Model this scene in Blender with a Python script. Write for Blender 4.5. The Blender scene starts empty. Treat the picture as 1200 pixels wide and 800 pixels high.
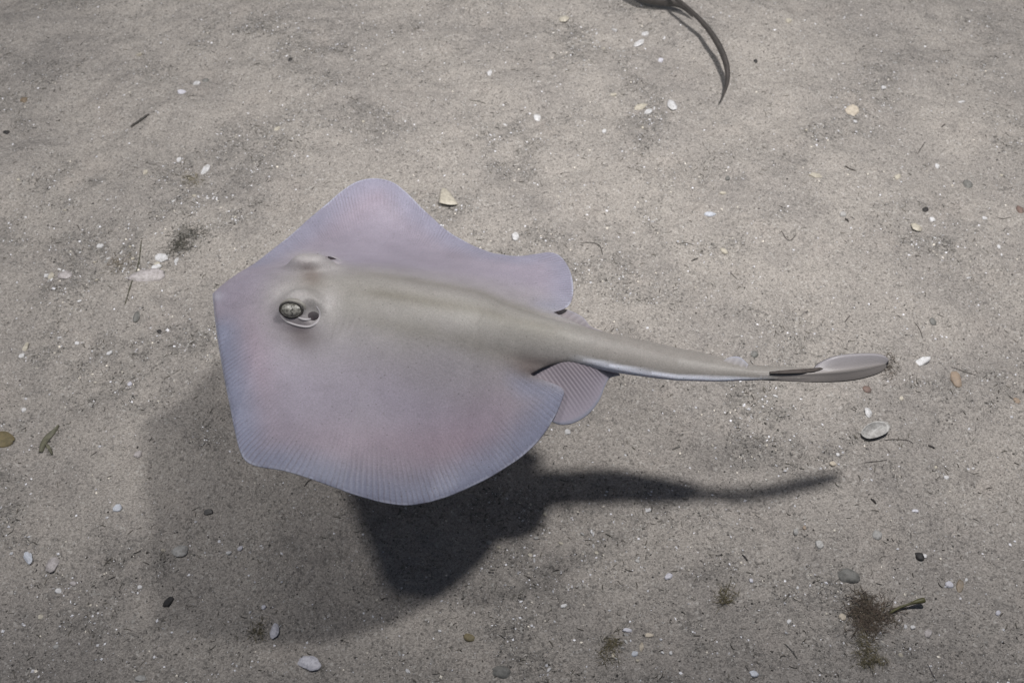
import bpy, math, random
import numpy as np
from mathutils import Vector, Matrix
from mathutils.geometry import delaunay_2d_cdt

random.seed(7)
RNG = np.random.default_rng(7)
S = bpy.context.scene
COL = S.collection

# ------------------------------------------------------------------ camera
PITCH = math.radians(52)
CAM_D = 0.91
CAM = Vector((0.0, -CAM_D*math.cos(PITCH), CAM_D*math.sin(PITCH)))
HF = math.radians(50)
cd = bpy.data.cameras.new('camera'); cam = bpy.data.objects.new('camera', cd); COL.objects.link(cam)
cam.location = CAM
cam.rotation_euler = (math.pi/2 - PITCH, 0, 0)
cd.sensor_width = 36; cd.lens = 18/math.tan(HF/2)
cd.clip_start = 0.02; cd.clip_end = 500
cd.dof.use_dof = True; cd.dof.focus_distance = 0.75; cd.dof.aperture_fstop = 14.0
S.camera = cam

# ------------------------------------------------------------------ light
w = bpy.data.worlds.new('World'); S.world = w; w.use_nodes = True
nt = w.node_tree; bg = nt.nodes['Background']
sky = nt.nodes.new('ShaderNodeTexSky'); sky.sky_type = 'NISHITA'; sky.sun_disc = False
sky.sun_elevation = math.radians(62); sky.sun_rotation = math.radians(20)
nt.links.new(sky.outputs[0], bg.inputs[0]); bg.inputs[1].default_value = 0.05

def lamp_at(name, kind, loc, target, energy, **kw):
    l = bpy.data.lights.new(name, kind); o = bpy.data.objects.new(name, l); COL.objects.link(o)
    o.location = loc; l.energy = energy
    o.rotation_euler = (Vector(target)-Vector(loc)).to_track_quat('-Z', 'Y').to_euler()
    for k, v in kw.items(): setattr(l, k, v)
    return o
# faint daylight that comes down through the water, spread wide by the surface
lamp_at('sun', 'SUN', (0.6, 1.6, 3.2), (0, 0, 0), 0.15, angle=math.radians(60), color=(1, 0.97, 0.92))
# the diver's two strobes, on arms left and right of the camera
lamp_at('strobe', 'SPOT', (-0.49, -0.20, 1.0), (-0.57, 0.38, 0.0), 68, shadow_soft_size=0.040,
        spot_size=math.radians(112), spot_blend=1.0, color=(1, 0.985, 0.962))
lamp_at('strobe', 'SPOT', (0.27, -0.04, 1.0), (0.36, 0.60, 0.0), 132, shadow_soft_size=0.040,
        spot_size=math.radians(130), spot_blend=1.0, color=(1, 0.985, 0.962))
S.view_settings.view_transform = 'Standard'; S.view_settings.look = 'None'
S.view_settings.exposure = -0.9; S.view_settings.gamma = 1

# ------------------------------------------------------------------ projection helpers (reference picture 1200 x 800)
FPX = 600/math.tan(HF/2)
FW = np.array((0, math.cos(PITCH), -math.sin(PITCH))); UP = np.array((0, math.sin(PITCH), math.cos(PITCH)))
RT = np.array((1.0, 0, 0)); C0 = np.array(CAM)
def pix_dir(px, py): return FW + RT*((px-600)/FPX) + UP*((400-py)/FPX)
def at(px, py, z=0.0):
    d = pix_dir(px, py); return C0 + d*((z-C0[2])/d[2])
def project(P):
    Q = P - C0; zc = Q@FW
    return 600+FPX*(Q@RT)/zc, 400-FPX*(Q@UP)/zc

# ------------------------------------------------------------------ numpy noise
def _hash(ix, iy, seed):
    h = (ix*374761393 + iy*668265263 + seed*974634777) & 0x7fffffff
    h = ((h ^ (h >> 13))*1274126177) & 0x7fffffff
    return ((h ^ (h >> 16)) & 0xffff)/65535.0
def vnoise(x, y, seed=0):
    x = np.asarray(x, float); y = np.asarray(y, float)
    ix = np.floor(x).astype(np.int64); iy = np.floor(y).astype(np.int64)
    fx = x-ix; fy = y-iy; fx = fx*fx*(3-2*fx); fy = fy*fy*(3-2*fy)
    a = _hash(ix, iy, seed); b = _hash(ix+1, iy, seed); c = _hash(ix, iy+1, seed); d = _hash(ix+1, iy+1, seed)
    return (a*(1-fx)+b*fx)*(1-fy) + (c*(1-fx)+d*fx)*fy
def fbm(x, y, seed=0, octs=4):
    s = 0; a = 0.5; t = 0
    for k in range(octs):
        s = s + a*vnoise(x*2**k+17.3*k, y*2**k-9.1*k, seed+k); t += a; a *= 0.55
    return s/t
def sm(a, b, x):
    t = np.clip((np.asarray(x, float)-a)/(b-a), 0, 1); return t*t*(3-2*t)

# ------------------------------------------------------------------ mesh helpers
def mesh_np(name, V, F, mat, parent=None, attrs=None, smooth=True):
    me = bpy.data.meshes.new(name)
    V = np.asarray(V, np.float32)
    if isinstance(F, np.ndarray):
        n, k = F.shape
        me.vertices.add(len(V)); me.vertices.foreach_set('co', V.ravel())
        me.loops.add(n*k); me.loops.foreach_set('vertex_index', F.ravel().astype(np.int32))
        me.polygons.add(n); me.polygons.foreach_set('loop_start', np.arange(0, n*k, k, dtype=np.int32))
        me.update(calc_edges=True); me.validate()
    else:
        me.from_pydata(V.tolist(), [], F); me.update()
    me.polygons.foreach_set('use_smooth', np.full(len(me.polygons), smooth, dtype=bool))
    for an, arr in (attrs or {}).items():
        arr = np.asarray(arr, np.float32)
        if arr.ndim == 1:
            a = me.attributes.new(an, 'FLOAT', 'POINT'); a.data.foreach_set('value', arr)
        else:
            a = me.attributes.new(an, 'FLOAT_COLOR', 'POINT')
            if arr.shape[1] == 3: arr = np.hstack([arr, np.ones((len(arr), 1), np.float32)])
            a.data.foreach_set('color', arr.ravel())
    if mat: me.materials.append(mat)
    o = bpy.data.objects.new(name, me); COL.objects.link(o)
    if parent: o.parent = parent
    return o
def tag(o, label=None, cat=None, group=None, kind=None):
    if label: o['label'] = label
    if cat: o['category'] = cat
    if group: o['group'] = group
    if kind: o['kind'] = kind
    return o
def put(o, loc, rz=0.0, tilt=(0, 0)):
    o.location = loc; o.rotation_euler = (tilt[0], tilt[1], rz); return o

# ------------------------------------------------------------------ material helpers
def new_mat(name):
    m = bpy.data.materials.new(name); m.use_nodes = True
    b = m.node_tree.nodes['Principled BSDF']; return m, m.node_tree, b
class NB:
    def __init__(s, nt): s.nt = nt
    def n(s, typ, ins=None, **props):
        x = s.nt.nodes.new(typ)
        for k, v in props.items(): setattr(x, k, v)
        for k, v in (ins or {}).items():
            if hasattr(v, 'is_output'): s.nt.links.new(v, x.inputs[k])
            else: x.inputs[k].default_value = v
        return x
    def math(s, op, a, b=0.0, c=None):
        d = {0: a, 1: b}
        if c is not None: d[2] = c
        return s.n('ShaderNodeMath', d, operation=op).outputs[0]
    def ramp(s, f, a, b):
        return s.n('ShaderNodeMapRange', {0: f, 1: a, 2: b}, interpolation_type='SMOOTHSTEP').outputs[0]
    def mix(s, f, a, b, mode='MIX'):
        x = s.nt.nodes.new('ShaderNodeMix'); x.data_type = 'RGBA'; x.blend_type = mode
        for i, v in ((0, f), (6, a), (7, b)):
            if hasattr(v, 'is_output'): s.nt.links.new(v, x.inputs[i])
            else: x.inputs[i].default_value = v if i == 0 else (*v[:3], 1)
        return x.outputs[2]
    def noise(s, vec, scale, detail=3, rough=0.55):
        return s.n('ShaderNodeTexNoise', {'Vector': vec, 'Scale': scale, 'Detail': detail, 'Roughness': rough}).outputs[0]
    def link(s, a, b): s.nt.links.new(a, b)

def sand_material():
    m, t, b = new_mat('sand'); N = NB(t)
    co = N.n('ShaderNodeTexCoord').outputs['Object']
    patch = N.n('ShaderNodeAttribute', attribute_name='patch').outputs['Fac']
    big = N.noise(co, 9, 4)
    col = N.mix(N.ramp(big, 0.35, 0.68), (0.302, 0.275, 0.251), (0.242, 0.221, 0.205))
    warm = N.noise(co, 21, 3)
    col = N.mix(N.math('MULTIPLY', N.ramp(warm, 0.5, 0.75), 0.35), col, (0.315, 0.278, 0.250))
    pm = N.noise(co, 160, 3, 0.7)
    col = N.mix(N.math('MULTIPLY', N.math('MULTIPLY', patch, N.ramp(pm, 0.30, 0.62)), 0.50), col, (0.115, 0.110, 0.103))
    sil = N.math('MULTIPLY', N.ramp(N.noise(co, 34, 5, 0.68), 0.54, 0.68), N.ramp(N.noise(co, 8, 2), 0.38, 0.62))
    col = N.mix(N.math('MULTIPLY', sil, 0.45), col, (0.135, 0.125, 0.118))
    v1 = N.n('ShaderNodeTexVoronoi', {'Vector': co, 'Scale': 1150.0})
    v2 = N.n('ShaderNodeTexVoronoi', {'Vector': co, 'Scale': 560.0})
    g1 = N.n('ShaderNodeSeparateColor', {0: v1.outputs['Color']}).outputs[0]
    g2 = N.n('ShaderNodeSeparateColor', {0: v2.outputs['Color']})
    val = N.math('ADD', N.math('MULTIPLY', g1, 0.62), 0.69)
    col = N.mix(1.0, col, N.n('ShaderNodeCombineColor', {0: val, 1: val, 2: val}).outputs[0], 'MULTIPLY')
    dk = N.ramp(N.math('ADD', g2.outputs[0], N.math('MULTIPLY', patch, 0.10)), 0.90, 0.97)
    col = N.mix(N.math('MULTIPLY', dk, 0.5), col, (0.07, 0.065, 0.06))
    wt = N.ramp(g2.outputs[1], 0.955, 0.985)
    col = N.mix(N.math('MULTIPLY', wt, 0.25), col, (0.62, 0.60, 0.57))
    N.link(col, b.inputs['Base Color'])
    b.inputs['Roughness'].default_value = 0.85; b.inputs['Specular IOR Level'].default_value = 0.25
    hn = N.noise(co, 420, 4, 0.7)
    h = N.math('ADD', N.math('MULTIPLY', v1.outputs['Distance'], -0.7), N.math('MULTIPLY', hn, 1.0))
    rel = N.noise(co, 85, 4, 0.6)
    b0 = N.n('ShaderNodeBump', {'Height': rel, 'Strength': 0.8, 'Distance': 0.006})
    bump = N.n('ShaderNodeBump', {'Height': h, 'Strength': 0.6, 'Distance': 0.0010, 'Normal': b0.outputs[0]})
    N.link(bump.outputs[0], b.inputs['Normal'])
    return m

def attr_material(name, rough=0.6, spec=0.3, noise_amt=0.2, noise_scale=300, bump=0.0):
    m, t, b = new_mat(name); N = NB(t)
    co = N.n('ShaderNodeTexCoord').outputs['Object']
    c = N.n('ShaderNodeAttribute', attribute_name='pigment').outputs['Color']
    n = N.noise(co, noise_scale, 3)
    v = N.math('ADD', N.math('MULTIPLY', n, 2*noise_amt), 1-noise_amt)
    col = N.mix(1.0, c, N.n('ShaderNodeCombineColor', {0: v, 1: v, 2: v}).outputs[0], 'MULTIPLY')
    N.link(col, b.inputs['Base Color'])
    b.inputs['Roughness'].default_value = rough; b.inputs['Specular IOR Level'].default_value = spec
    if bump:
        bp = N.n('ShaderNodeBump', {'Height': n, 'Strength': bump, 'Distance': 0.001}); N.link(bp.outputs[0], b.inputs['Normal'])
    return m

_mats = {}
def stone_mat(rgb, rgb2=None, rough=0.6, scale=260, spec=0.3):
    key = (tuple(rgb), tuple(rgb2 or ()), rough, scale)
    if key in _mats: return _mats[key]
    m, t, b = new_mat('speckled_surface'); N = NB(t)
    co = N.n('ShaderNodeTexCoord').outputs['Object']
    n = N.noise(co, scale, 4, 0.65); n2 = N.noise(co, scale*3, 2)
    rgb2 = rgb2 or tuple(x*0.62 for x in rgb)
    col = N.mix(N.ramp(n, 0.38, 0.66), rgb, rgb2)
    col = N.mix(N.math('MULTIPLY', N.ramp(n2, 0.56, 0.7), 0.35), col, tuple(x*0.5 for x in rgb))
    N.link(col, b.inputs['Base Color']); b.inputs['Roughness'].default_value = rough
    b.inputs['Specular IOR Level'].default_value = spec
    bp = N.n('ShaderNodeBump', {'Height': n, 'Strength': 0.5, 'Distance': 0.0008}); N.link(bp.outputs[0], b.inputs['Normal'])
    _mats[key] = m; return m

# ================================================================== THE SEABED
def zground(x, y):
    f = np.exp(-((np.hypot(x, y))/6.0)**2)
    return (0.020*(fbm(x*3.1+5, y*3.1, 3, 3)-0.5) + 0.017*(fbm(x*12, y*14, 11, 3)-0.5)
            + 0.0050*(fbm(x*48, y*48, 21, 3)-0.5)*f)
# dark litter patches (x, y, rx, ry, tilt, strength) as they lie in the picture, but the broad bottom ones paint in strobe falloff
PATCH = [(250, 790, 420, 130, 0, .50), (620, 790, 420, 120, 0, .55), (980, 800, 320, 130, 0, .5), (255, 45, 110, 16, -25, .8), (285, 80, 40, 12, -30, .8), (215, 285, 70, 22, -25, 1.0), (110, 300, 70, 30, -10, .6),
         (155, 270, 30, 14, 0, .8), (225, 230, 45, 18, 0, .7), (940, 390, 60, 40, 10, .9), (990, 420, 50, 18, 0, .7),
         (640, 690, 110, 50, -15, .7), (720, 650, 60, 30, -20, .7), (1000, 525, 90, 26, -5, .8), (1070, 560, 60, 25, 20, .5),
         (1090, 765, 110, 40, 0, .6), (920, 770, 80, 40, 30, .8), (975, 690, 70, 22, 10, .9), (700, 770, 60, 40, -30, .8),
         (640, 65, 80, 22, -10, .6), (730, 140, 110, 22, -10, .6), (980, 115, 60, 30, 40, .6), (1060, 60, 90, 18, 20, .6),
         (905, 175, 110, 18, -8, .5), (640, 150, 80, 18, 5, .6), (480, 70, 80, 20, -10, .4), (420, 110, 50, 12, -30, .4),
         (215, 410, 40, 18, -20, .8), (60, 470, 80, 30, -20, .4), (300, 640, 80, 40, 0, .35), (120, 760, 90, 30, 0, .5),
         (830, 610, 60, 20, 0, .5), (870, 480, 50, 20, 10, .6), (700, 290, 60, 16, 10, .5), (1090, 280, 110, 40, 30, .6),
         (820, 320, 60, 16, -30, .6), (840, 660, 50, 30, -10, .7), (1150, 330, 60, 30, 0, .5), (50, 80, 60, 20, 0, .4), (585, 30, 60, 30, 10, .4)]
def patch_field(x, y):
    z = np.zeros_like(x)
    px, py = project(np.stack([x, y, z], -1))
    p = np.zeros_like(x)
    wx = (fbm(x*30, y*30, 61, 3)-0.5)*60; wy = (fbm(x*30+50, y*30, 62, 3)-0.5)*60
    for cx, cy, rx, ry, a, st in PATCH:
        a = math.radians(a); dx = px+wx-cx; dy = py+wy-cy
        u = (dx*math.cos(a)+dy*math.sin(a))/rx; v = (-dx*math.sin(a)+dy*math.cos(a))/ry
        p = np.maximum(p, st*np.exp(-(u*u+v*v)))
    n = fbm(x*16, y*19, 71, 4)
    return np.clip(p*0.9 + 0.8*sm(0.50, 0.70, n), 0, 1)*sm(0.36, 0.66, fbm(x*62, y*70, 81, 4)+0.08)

SAND = sand_material()
def spaced(lo, hi, step, far):
    a = list(np.arange(lo, hi, step)); s = step; x = a[-1]
    while x < far: s *= 1.35; x += s; a.append(x)
    s = step; x = a[0]; pre = []
    while x > -far: s *= 1.35; x -= s; pre.append(x)
    return np.array(pre[::-1]+a)
xs = spaced(-0.95, 0.95, 0.0032, 60); ys = spaced(-0.5, 1.05, 0.0032, 60)
X, Y = np.meshgrid(xs, ys); Z = zground(X, Y)
nx, ny = len(xs), len(ys)
idx = np.arange(nx*ny).reshape(ny, nx)
F = np.stack([idx[:-1, :-1], idx[:-1, 1:], idx[1:, 1:], idx[1:, :-1]], -1).reshape(-1, 4)
near = (np.abs(X) < 1.2) & (Y > -0.6) & (Y < 1.3)
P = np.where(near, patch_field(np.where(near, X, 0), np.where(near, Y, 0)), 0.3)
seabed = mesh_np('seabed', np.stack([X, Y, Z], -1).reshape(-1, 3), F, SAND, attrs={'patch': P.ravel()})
tag(seabed, 'grey beige sandy seabed with fine grit and dark litter', None, None, 'structure')

def zg1(x, y): return float(zground(np.array([x]), np.array([y]))[0])

# ------------------------------------------------------------------ uncountable grit lying on the sand
def scatter(n, bias, seed):
    r = np.random.default_rng(seed); out = []
    got = 0
    while got < n:
        x = r.uniform(-0.85, 0.85, n*2); y = r.uniform(-0.40, 0.92, n*2)
        px, py = project(np.stack([x, y, 0*x], -1))
        k = (px > -90) & (px < 1290) & (py > -70) & (py < 870)
        x, y = x[k], y[k]
        p = patch_field(x, y); k = r.random(len(x)) < np.clip(bias(p), 0, 1)
        out.append(np.stack([x[k], y[k]], -1)); got += int(k.sum())
    return np.concatenate(out)[:n]
OCT_V = np.array([(1, 0, 0), (-1, 0, 0), (0, 1, 0), (0, -1, 0), (0, 0, 1), (0, 0, -1)], float)
OCT_F = np.array([(0, 2, 4), (2, 1, 4), (1, 3, 4), (3, 0, 4), (2, 0, 5), (1, 2, 5), (3, 1, 5), (0, 3, 5)])
def rotz_tilt(n, r, tilt):
    a = r.uniform(0, 2*math.pi, n); b = r.normal(0, tilt, n); ca, sa, cb, sb = np.cos(a), np.sin(a), np.cos(b), np.sin(b)
    M = np.zeros((n, 3, 3)); M[:, 0, 0] = ca; M[:, 0, 1] = -sa*cb; M[:, 0, 2] = sa*sb
    M[:, 1, 0] = sa; M[:, 1, 1] = ca*cb; M[:, 1, 2] = -ca*sb; M[:, 2, 1] = sb; M[:, 2, 2] = cb
    return M
def grains(name, pts, size, flat, cols, mat, seed, tilt=0.5, sink=0.2):
    r = np.random.default_rng(seed); n = len(pts)
    J = OCT_V[None]*(1+r.uniform(-0.35, 0.35, (n, 6, 1)))*size[:, None, None]*np.stack([np.ones(n), r.uniform(.55, 1, n), flat], -1)[:, None]
    V = np.einsum('nij,nkj->nki', rotz_tilt(n, r, tilt), J)
    z = zground(pts[:, 0], pts[:, 1])
    V += np.stack([pts[:, 0], pts[:, 1], z+size*flat*(1-2*sink)*0.8], -1)[:, None]
    Fs = (OCT_F[None]+6*np.arange(n)[:, None, None]).reshape(-1, 3)
    return mesh_np(name, V.reshape(-1, 3), Fs, mat, attrs={'pigment': np.repeat(cols, 6, 0)}, smooth=False)
GRIT = attr_material('grit', 0.55, 0.4, 0.2, 900)
SHELLGRIT = attr_material('shell_grit', 0.4, 0.5, 0.15, 700)
n = 110000
pts = scatter(n, lambda p: 0.30+0.70*p, 1); r = RNG
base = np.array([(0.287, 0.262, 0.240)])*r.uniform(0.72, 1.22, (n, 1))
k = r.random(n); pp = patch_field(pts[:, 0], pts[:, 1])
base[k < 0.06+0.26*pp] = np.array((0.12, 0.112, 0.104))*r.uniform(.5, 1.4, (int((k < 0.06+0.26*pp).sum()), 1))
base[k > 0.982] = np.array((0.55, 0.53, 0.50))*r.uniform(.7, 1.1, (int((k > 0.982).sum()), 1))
tag(grains('sand_grains', pts, r.uniform(.0003, .00064, n)*(1+0.6*(r.random(n) < .07)), r.uniform(.5, .9, n), base, GRIT, 2),
    'coarse sand grains strewn over the seabed', kind='stuff')
n = 14000
pts = scatter(n, lambda p: 0.12+0.88*p**1.4, 3)
cols = np.array([(0.74, 0.73, 0.72)])*r.uniform(.62, 1.12, (n, 1))*np.where(r.random((n, 1)) < .2, [[1, .93, .82]], [[.97, .97, 1.03]])
tag(grains('shell_grit', pts, .00036+.0010*r.random(n)**5, r.uniform(.2, .55, n), np.clip(cols, 0, .85), SHELLGRIT, 4, 0.35, 0.1),
    'crushed white shell grit strewn over the sand', kind='stuff')
n = 20000
pts = scatter(n, lambda p: 0.10+0.90*p**1.4, 5)
cols = np.array([(0.055, 0.05, 0.045)])*r.uniform(.5, 1.6, (n, 1))
tag(grains('dark_grit', pts, .00038+.0008*r.random(n)**5, r.uniform(.3, .8, n), cols, GRIT, 6, 0.5, 0.25),
    'tiny dark bits of stone strewn over the sand', kind='stuff')
# short dark plant fibres
def fibre_mesh(name, pts, ln, rad, cols, mat, seed, lift=0.0004):
    r = np.random.default_rng(seed); n = len(pts); K = 5
    a = r.uniform(0, 2*math.pi, n); cv = r.normal(0, 0.9, n)
    V = np.zeros((n, K, 3, 3)); x = pts[:, 0].copy(); y = pts[:, 1].copy()
    for k in range(K):
        t = k/(K-1); rr = rad*(0.35+0.65*math.sin(math.pi*(0.12+0.76*t)))
        z = zground(x, y)+rr*0.6+lift
        nxn, nyn = -np.sin(a), np.cos(a)
        V[:, k, 0] = np.stack([x+nxn*rr, y+nyn*rr, z-rr*.5], -1)
        V[:, k, 1] = np.stack([x, y, z+rr], -1)
        V[:, k, 2] = np.stack([x-nxn*rr, y-nyn*rr, z-rr*.5], -1)
        x = x+np.cos(a)*ln/(K-1); y = y+np.sin(a)*ln/(K-1); a = a+cv/(K-1)
    f = []
    for k in range(K-1):
        for j in range(3):
            p, q = k*3+j, k*3+(j+1) % 3; f.append((p, q, q+3, p+3))
    Fs = (np.array(f)[None]+K*3*np.arange(n)[:, None, None]).reshape(-1, 4)
    return mesh_np(name, V.reshape(-1, 3), Fs, mat, attrs={'pigment': np.repeat(cols, K*3, 0)})
FIB = attr_material('plant_fibre', 0.7, 0.2, 0.3, 500)
n = 2600
pts = scatter(n, lambda p: 0.10+0.9*p*p, 8)
cols = np.array([(0.10, 0.09, 0.075)])*r.uniform(.45, 2.0, (n, 1))
tag(fibre_mesh('plant_litter', pts, r.uniform(.0014, .0058, n), r.uniform(.00015, .00040, n), cols, FIB, 9),
    'short dark plant fibres littering the sand', kind='stuff')

# ================================================================== THE STINGRAY
# world frame of the fish: snout to tail along AX, lateral axis LT (+ towards the camera side)
Z0 = 0.166
SN = at(249, 345, Z0-0.004); TL = at(870, 436, Z0-0.03)
AX = (TL-SN)[:2]; ALEN = float(np.linalg.norm(AX)); AX = AX/ALEN; LT = np.array((AX[1], -AX[0]))
if LT[1] > 0: LT = -LT
def sd(x, y):
    dx = x-SN[0]; dy = y-SN[1]; return dx*AX[0]+dy*AX[1], dx*LT[0]+dy*LT[1]
def Wsurf(x, y):                       # mid-surface: drooped wings, tail sinking a little, a swimming wave in the margins
    s, d = sd(x, y); a = np.abs(d)/0.125
    z = Z0 - 0.012*np.exp(-s/0.03) - np.interp(s, [.18, .255, .31, .36, .43], [0, .014, .027, .0315, .032])
    k = sm(-0.02, 0.03, s)
    hw = np.interp(s, [-.05, 0, .02, .045, .115, .165, .21, .235, .27], [.05, .05, .068, .128, .135, .132, .108, .080, .060])
    dn = np.interp(s, [-.05, 0, .02, .045, .08, .115, .14, .165, .20, .23, .27], [.004, .004, .005, -.002, .002, .012, .026, .040, .043, .040, .030])
    df = np.interp(s, [-.05, 0, .04, .09, .14, .2, .27], [.018, .022, .050, .064, .062, .048, .036])
    an = np.clip(np.abs(d)/np.where(d > 0, hw, .128), 0, 1.4); f = sm(-.06, 1.12, an)-sm(-.06, 1.12, 0.0)
    z = z - np.where(d > 0, dn, df)*f/float(sm(-.06, 1.12, 1.0)-sm(-.06, 1.12, 0.0))*k
    z = z + sm(.75, 1.05, an)*(.0009*np.sin(s/.0125+np.sign(d)*1.3+2*np.sin(s*31)) + .0006*np.sin(s/.0058+d*40))
    return z
def cast(px, py, fn, z=0.16):
    px = np.asarray(px, float); py = np.asarray(py, float)
    d = FW[None]+RT[None]*((px-600)/FPX)[:, None]+UP[None]*((400-py)/FPX)[:, None]
    zz = np.full(len(px), z)
    for i in range(60):
        P = C0+d*((zz-C0[2])/d[:, 2])[:, None]; zz = 0.5*zz+0.5*fn(P[:, 0], P[:, 1])
    return C0+d*((zz-C0[2])/d[:, 2])[:, None]

FAR = [(249, 345), (275, 326), (300, 308), (330, 284), (360, 258), (385, 237), (403, 222), (418, 213), (435, 209), (451, 210.5), (466, 217), (481, 230),
       (500, 249), (520, 267), (540, 280), (560, 290), (580, 297), (605, 300), (628, 297.5), (643, 295.5), (655, 299), (664, 309), (670, 323), (672, 339), (670, 352), (663, 361), (649, 366)]
TAIL_FAR = [(662, 372), (680, 380), (700, 388), (740, 396), (780, 404), (820, 412), (850, 420), (880, 427), (915, 429), (950, 431), (972, 433)]
NEAR = [(249, 345), (252, 375), (256, 405), (262, 440), (268, 470), (275, 505), (281, 528), (288, 540), (300, 546), (320, 549.5), (345, 555), (375, 565), (405, 576),
        (430, 584), (455, 590), (480, 592), (505, 588), (530, 580), (555, 569), (580, 556), (605, 540), (625, 523), (640, 505), (652, 485), (659, 468), (661, 459), (655, 452), (640, 446), (622, 439)]
TAIL_NEAR = [(640, 430), (665, 427), (690, 430), (720, 436), (760, 442), (800, 446), (840, 447), (870, 446), (900, 445), (940, 444), (972, 441)]
loop_px = FAR+TAIL_FAR+TAIL_NEAR[::-1]+NEAR[:0:-1]
L = cast([p[0] for p in loop_px], [p[1] for p in loop_px], Wsurf)[:, :2]
def resample(P, step, closed=True, sharp=()):
    P = np.asarray(P); n = len(P); out = []
    m = n if closed else n-1
    for i in range(m):
        p0, p1, p2, p3 = P[(i-1) % n], P[i], P[(i+1) % n], P[(i+2) % n]
        if i in sharp or (not closed and i == 0): p0 = p1
        if not closed and i == n-2: p3 = p2
        if (i+1) % n in sharp: p3 = p2
        k = max(1, int(round(np.linalg.norm(p2-p1)/step)))
        t = (np.arange(k)/k)[:, None]
        out.append(0.5*((2*p1)+(-p0+p2)*t+(2*p0-5*p1+4*p2-p3)*t*t+(-p0+3*p1-3*p2+p3)*t**3))
    if not closed: out.append(P[-1:])
    return np.concatenate(out)
i_ins_far = len(FAR)-1; i_tipA = len(FAR)+len(TAIL_FAR)-1; i_tipB = i_tipA+1; i_ins_near = i_tipA+len(TAIL_NEAR)+1
OUT = resample(L, 0.0009, True, (0, i_ins_far, i_tipA, i_tipB, i_ins_near))
# centre line in plan
CPX = [(249, 345), (360, 361), (445, 371), (540, 384), (640, 398), (700, 409), (750, 418.5), (800, 426.5), (840, 432), (870, 436), (900, 437), (940, 437.5), (972, 437)]
CL = resample(cast([p[0] for p in CPX], [p[1] for p in CPX], Wsurf)[:, :2], 0.001, False)
CLS = np.concatenate([[0], np.cumsum(np.linalg.norm(np.diff(CL, axis=0), axis=1))])
def near_poly(x, y, Q, chunk=1500):
    D = np.empty(len(x)); I = np.empty(len(x), int)
    for a in range(0, len(x), chunk):
        dd = (x[a:a+chunk, None]-Q[None, :, 0])**2+(y[a:a+chunk, None]-Q[None, :, 1])**2
        j = dd.argmin(1); I[a:a+chunk] = j; D[a:a+chunk] = np.sqrt(dd[np.arange(len(j)), j])
    return D, I
# stations given as picture columns along the centre line
def s_of(px):
    i = np.argmin(np.abs(project(np.hstack([CL, Wsurf(CL[:, 0], CL[:, 1])[:, None]]))[0]-px)); return CLS[i]
ST = [s_of(p) for p in (249, 265, 290, 325, 358, 420, 480, 540, 600, 650, 700, 760, 820, 870, 920, 972)]
HC = [.0012, .006, .011, .0165, .0200, .0220, .0210, .0185, .0135, .0095, .0072, .0058, .0045, .0034, .0024, .0010]
WD = [.012, .022, .032, .040, .045, .051, .047, .038, .029, .022, .018, .014, .012, .009, .007, .006]
tail_hw = {640: 29, 660: 27.5, 680: 26, 700: 24.5, 740: 22.6, 780: 20.5, 820: 17.6, 850: 13.8, 870: 11, 900: 8.6, 940: 6.8, 972: 4.5}
TS = [s_of(540), s_of(590)]+[s_of(k) for k in tail_hw]; TW = [.0225, .0195]+[v*0.00057*1.06 for v in tail_hw.values()]
EYES = [(351, 354), (364, 306)]
def body_height(x, y, full=True):
    dist, i = near_poly(x, y, CL); s = CLS[i]
    hc = np.interp(s, ST, HC); wd = np.interp(s, ST, WD); tw = np.interp(s, TS, TW)
    g = hc*np.exp(-(dist/wd)**2)*0.9 + 0.0035*np.exp(-(dist/0.075)**2)*sm(0, .05, s)*(1-sm(.16, .24, s))
    tr = hc*np.clip(1-(dist/tw)**2, 0, 1)**np.interp(s, [s_of(560), s_of(720)], [1.5, .55])
    k = sm(s_of(545), s_of(665), s)
    return g*(1-k)+tr*k, dist, s
def bodytop0(x, y): return Wsurf(x, y)+body_height(x, y)[0]
EP = cast([e[0] for e in EYES], [e[1] for e in EYES], lambda x, y: bodytop0(x, y)+0.006)
SPX = [(366, 367), (388, 305)]
SP = cast([e[0] for e in SPX], [e[1] for e in SPX], lambda x, y: bodytop0(x, y)+0.003)
def body_top(x, y):
    h, dist, s = body_height(x, y)
    e = 0
    for j in range(2):
        dx = x-EP[j, 0]; dy = y-EP[j, 1]
        u = dx*AX[0]+dy*AX[1]; v = dx*LT[0]+dy*LT[1]
        rr = np.sqrt((u/0.0150)**2+(v/0.0115)**2)
        e = e+(0.0085 if j == 0 else .0115)*np.exp(-rr**(3.6 if j == 0 else 4.2))
        rs = np.hypot(((x-SP[j, 0])*AX[0]+(y-SP[j, 1])*AX[1])/0.0060, ((x-SP[j, 0])*LT[0]+(y-SP[j, 1])*LT[1])/0.0045)
        e = e-0.0045*np.exp(-rs**3)
    # low swelling of the jaws and gill basket either side of the midline
    return h+e, dist, s
# triangulate the outline with a fine interior grid
step = 0.00125
bx = np.arange(OUT[:, 0].min(), OUT[:, 0].max(), step); by = np.arange(OUT[:, 1].min(), OUT[:, 1].max(), step)
GX, GY = np.meshgrid(bx, by); GX = GX+(np.arange(len(by)) % 2)[:, None]*step*.5; GX = GX.ravel(); GY = GY.ravel()
def inside(x, y, Q):
    c = np.zeros(len(x), bool); n = len(Q)
    for i in range(n):
        x1, y1 = Q[i]; x2, y2 = Q[(i+1) % n]
        if y1 == y2: continue
        k = ((y1 > y) != (y2 > y)) & (x < (x2-x1)*(y-y1)/(y2-y1)+x1); c ^= k
    return c
k = inside(GX, GY, OUT); GX, GY = GX[k], GY[k]
de, _ = near_poly(GX, GY, OUT); k = de > step*0.75; GX, GY = GX[k], GY[k]
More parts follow.
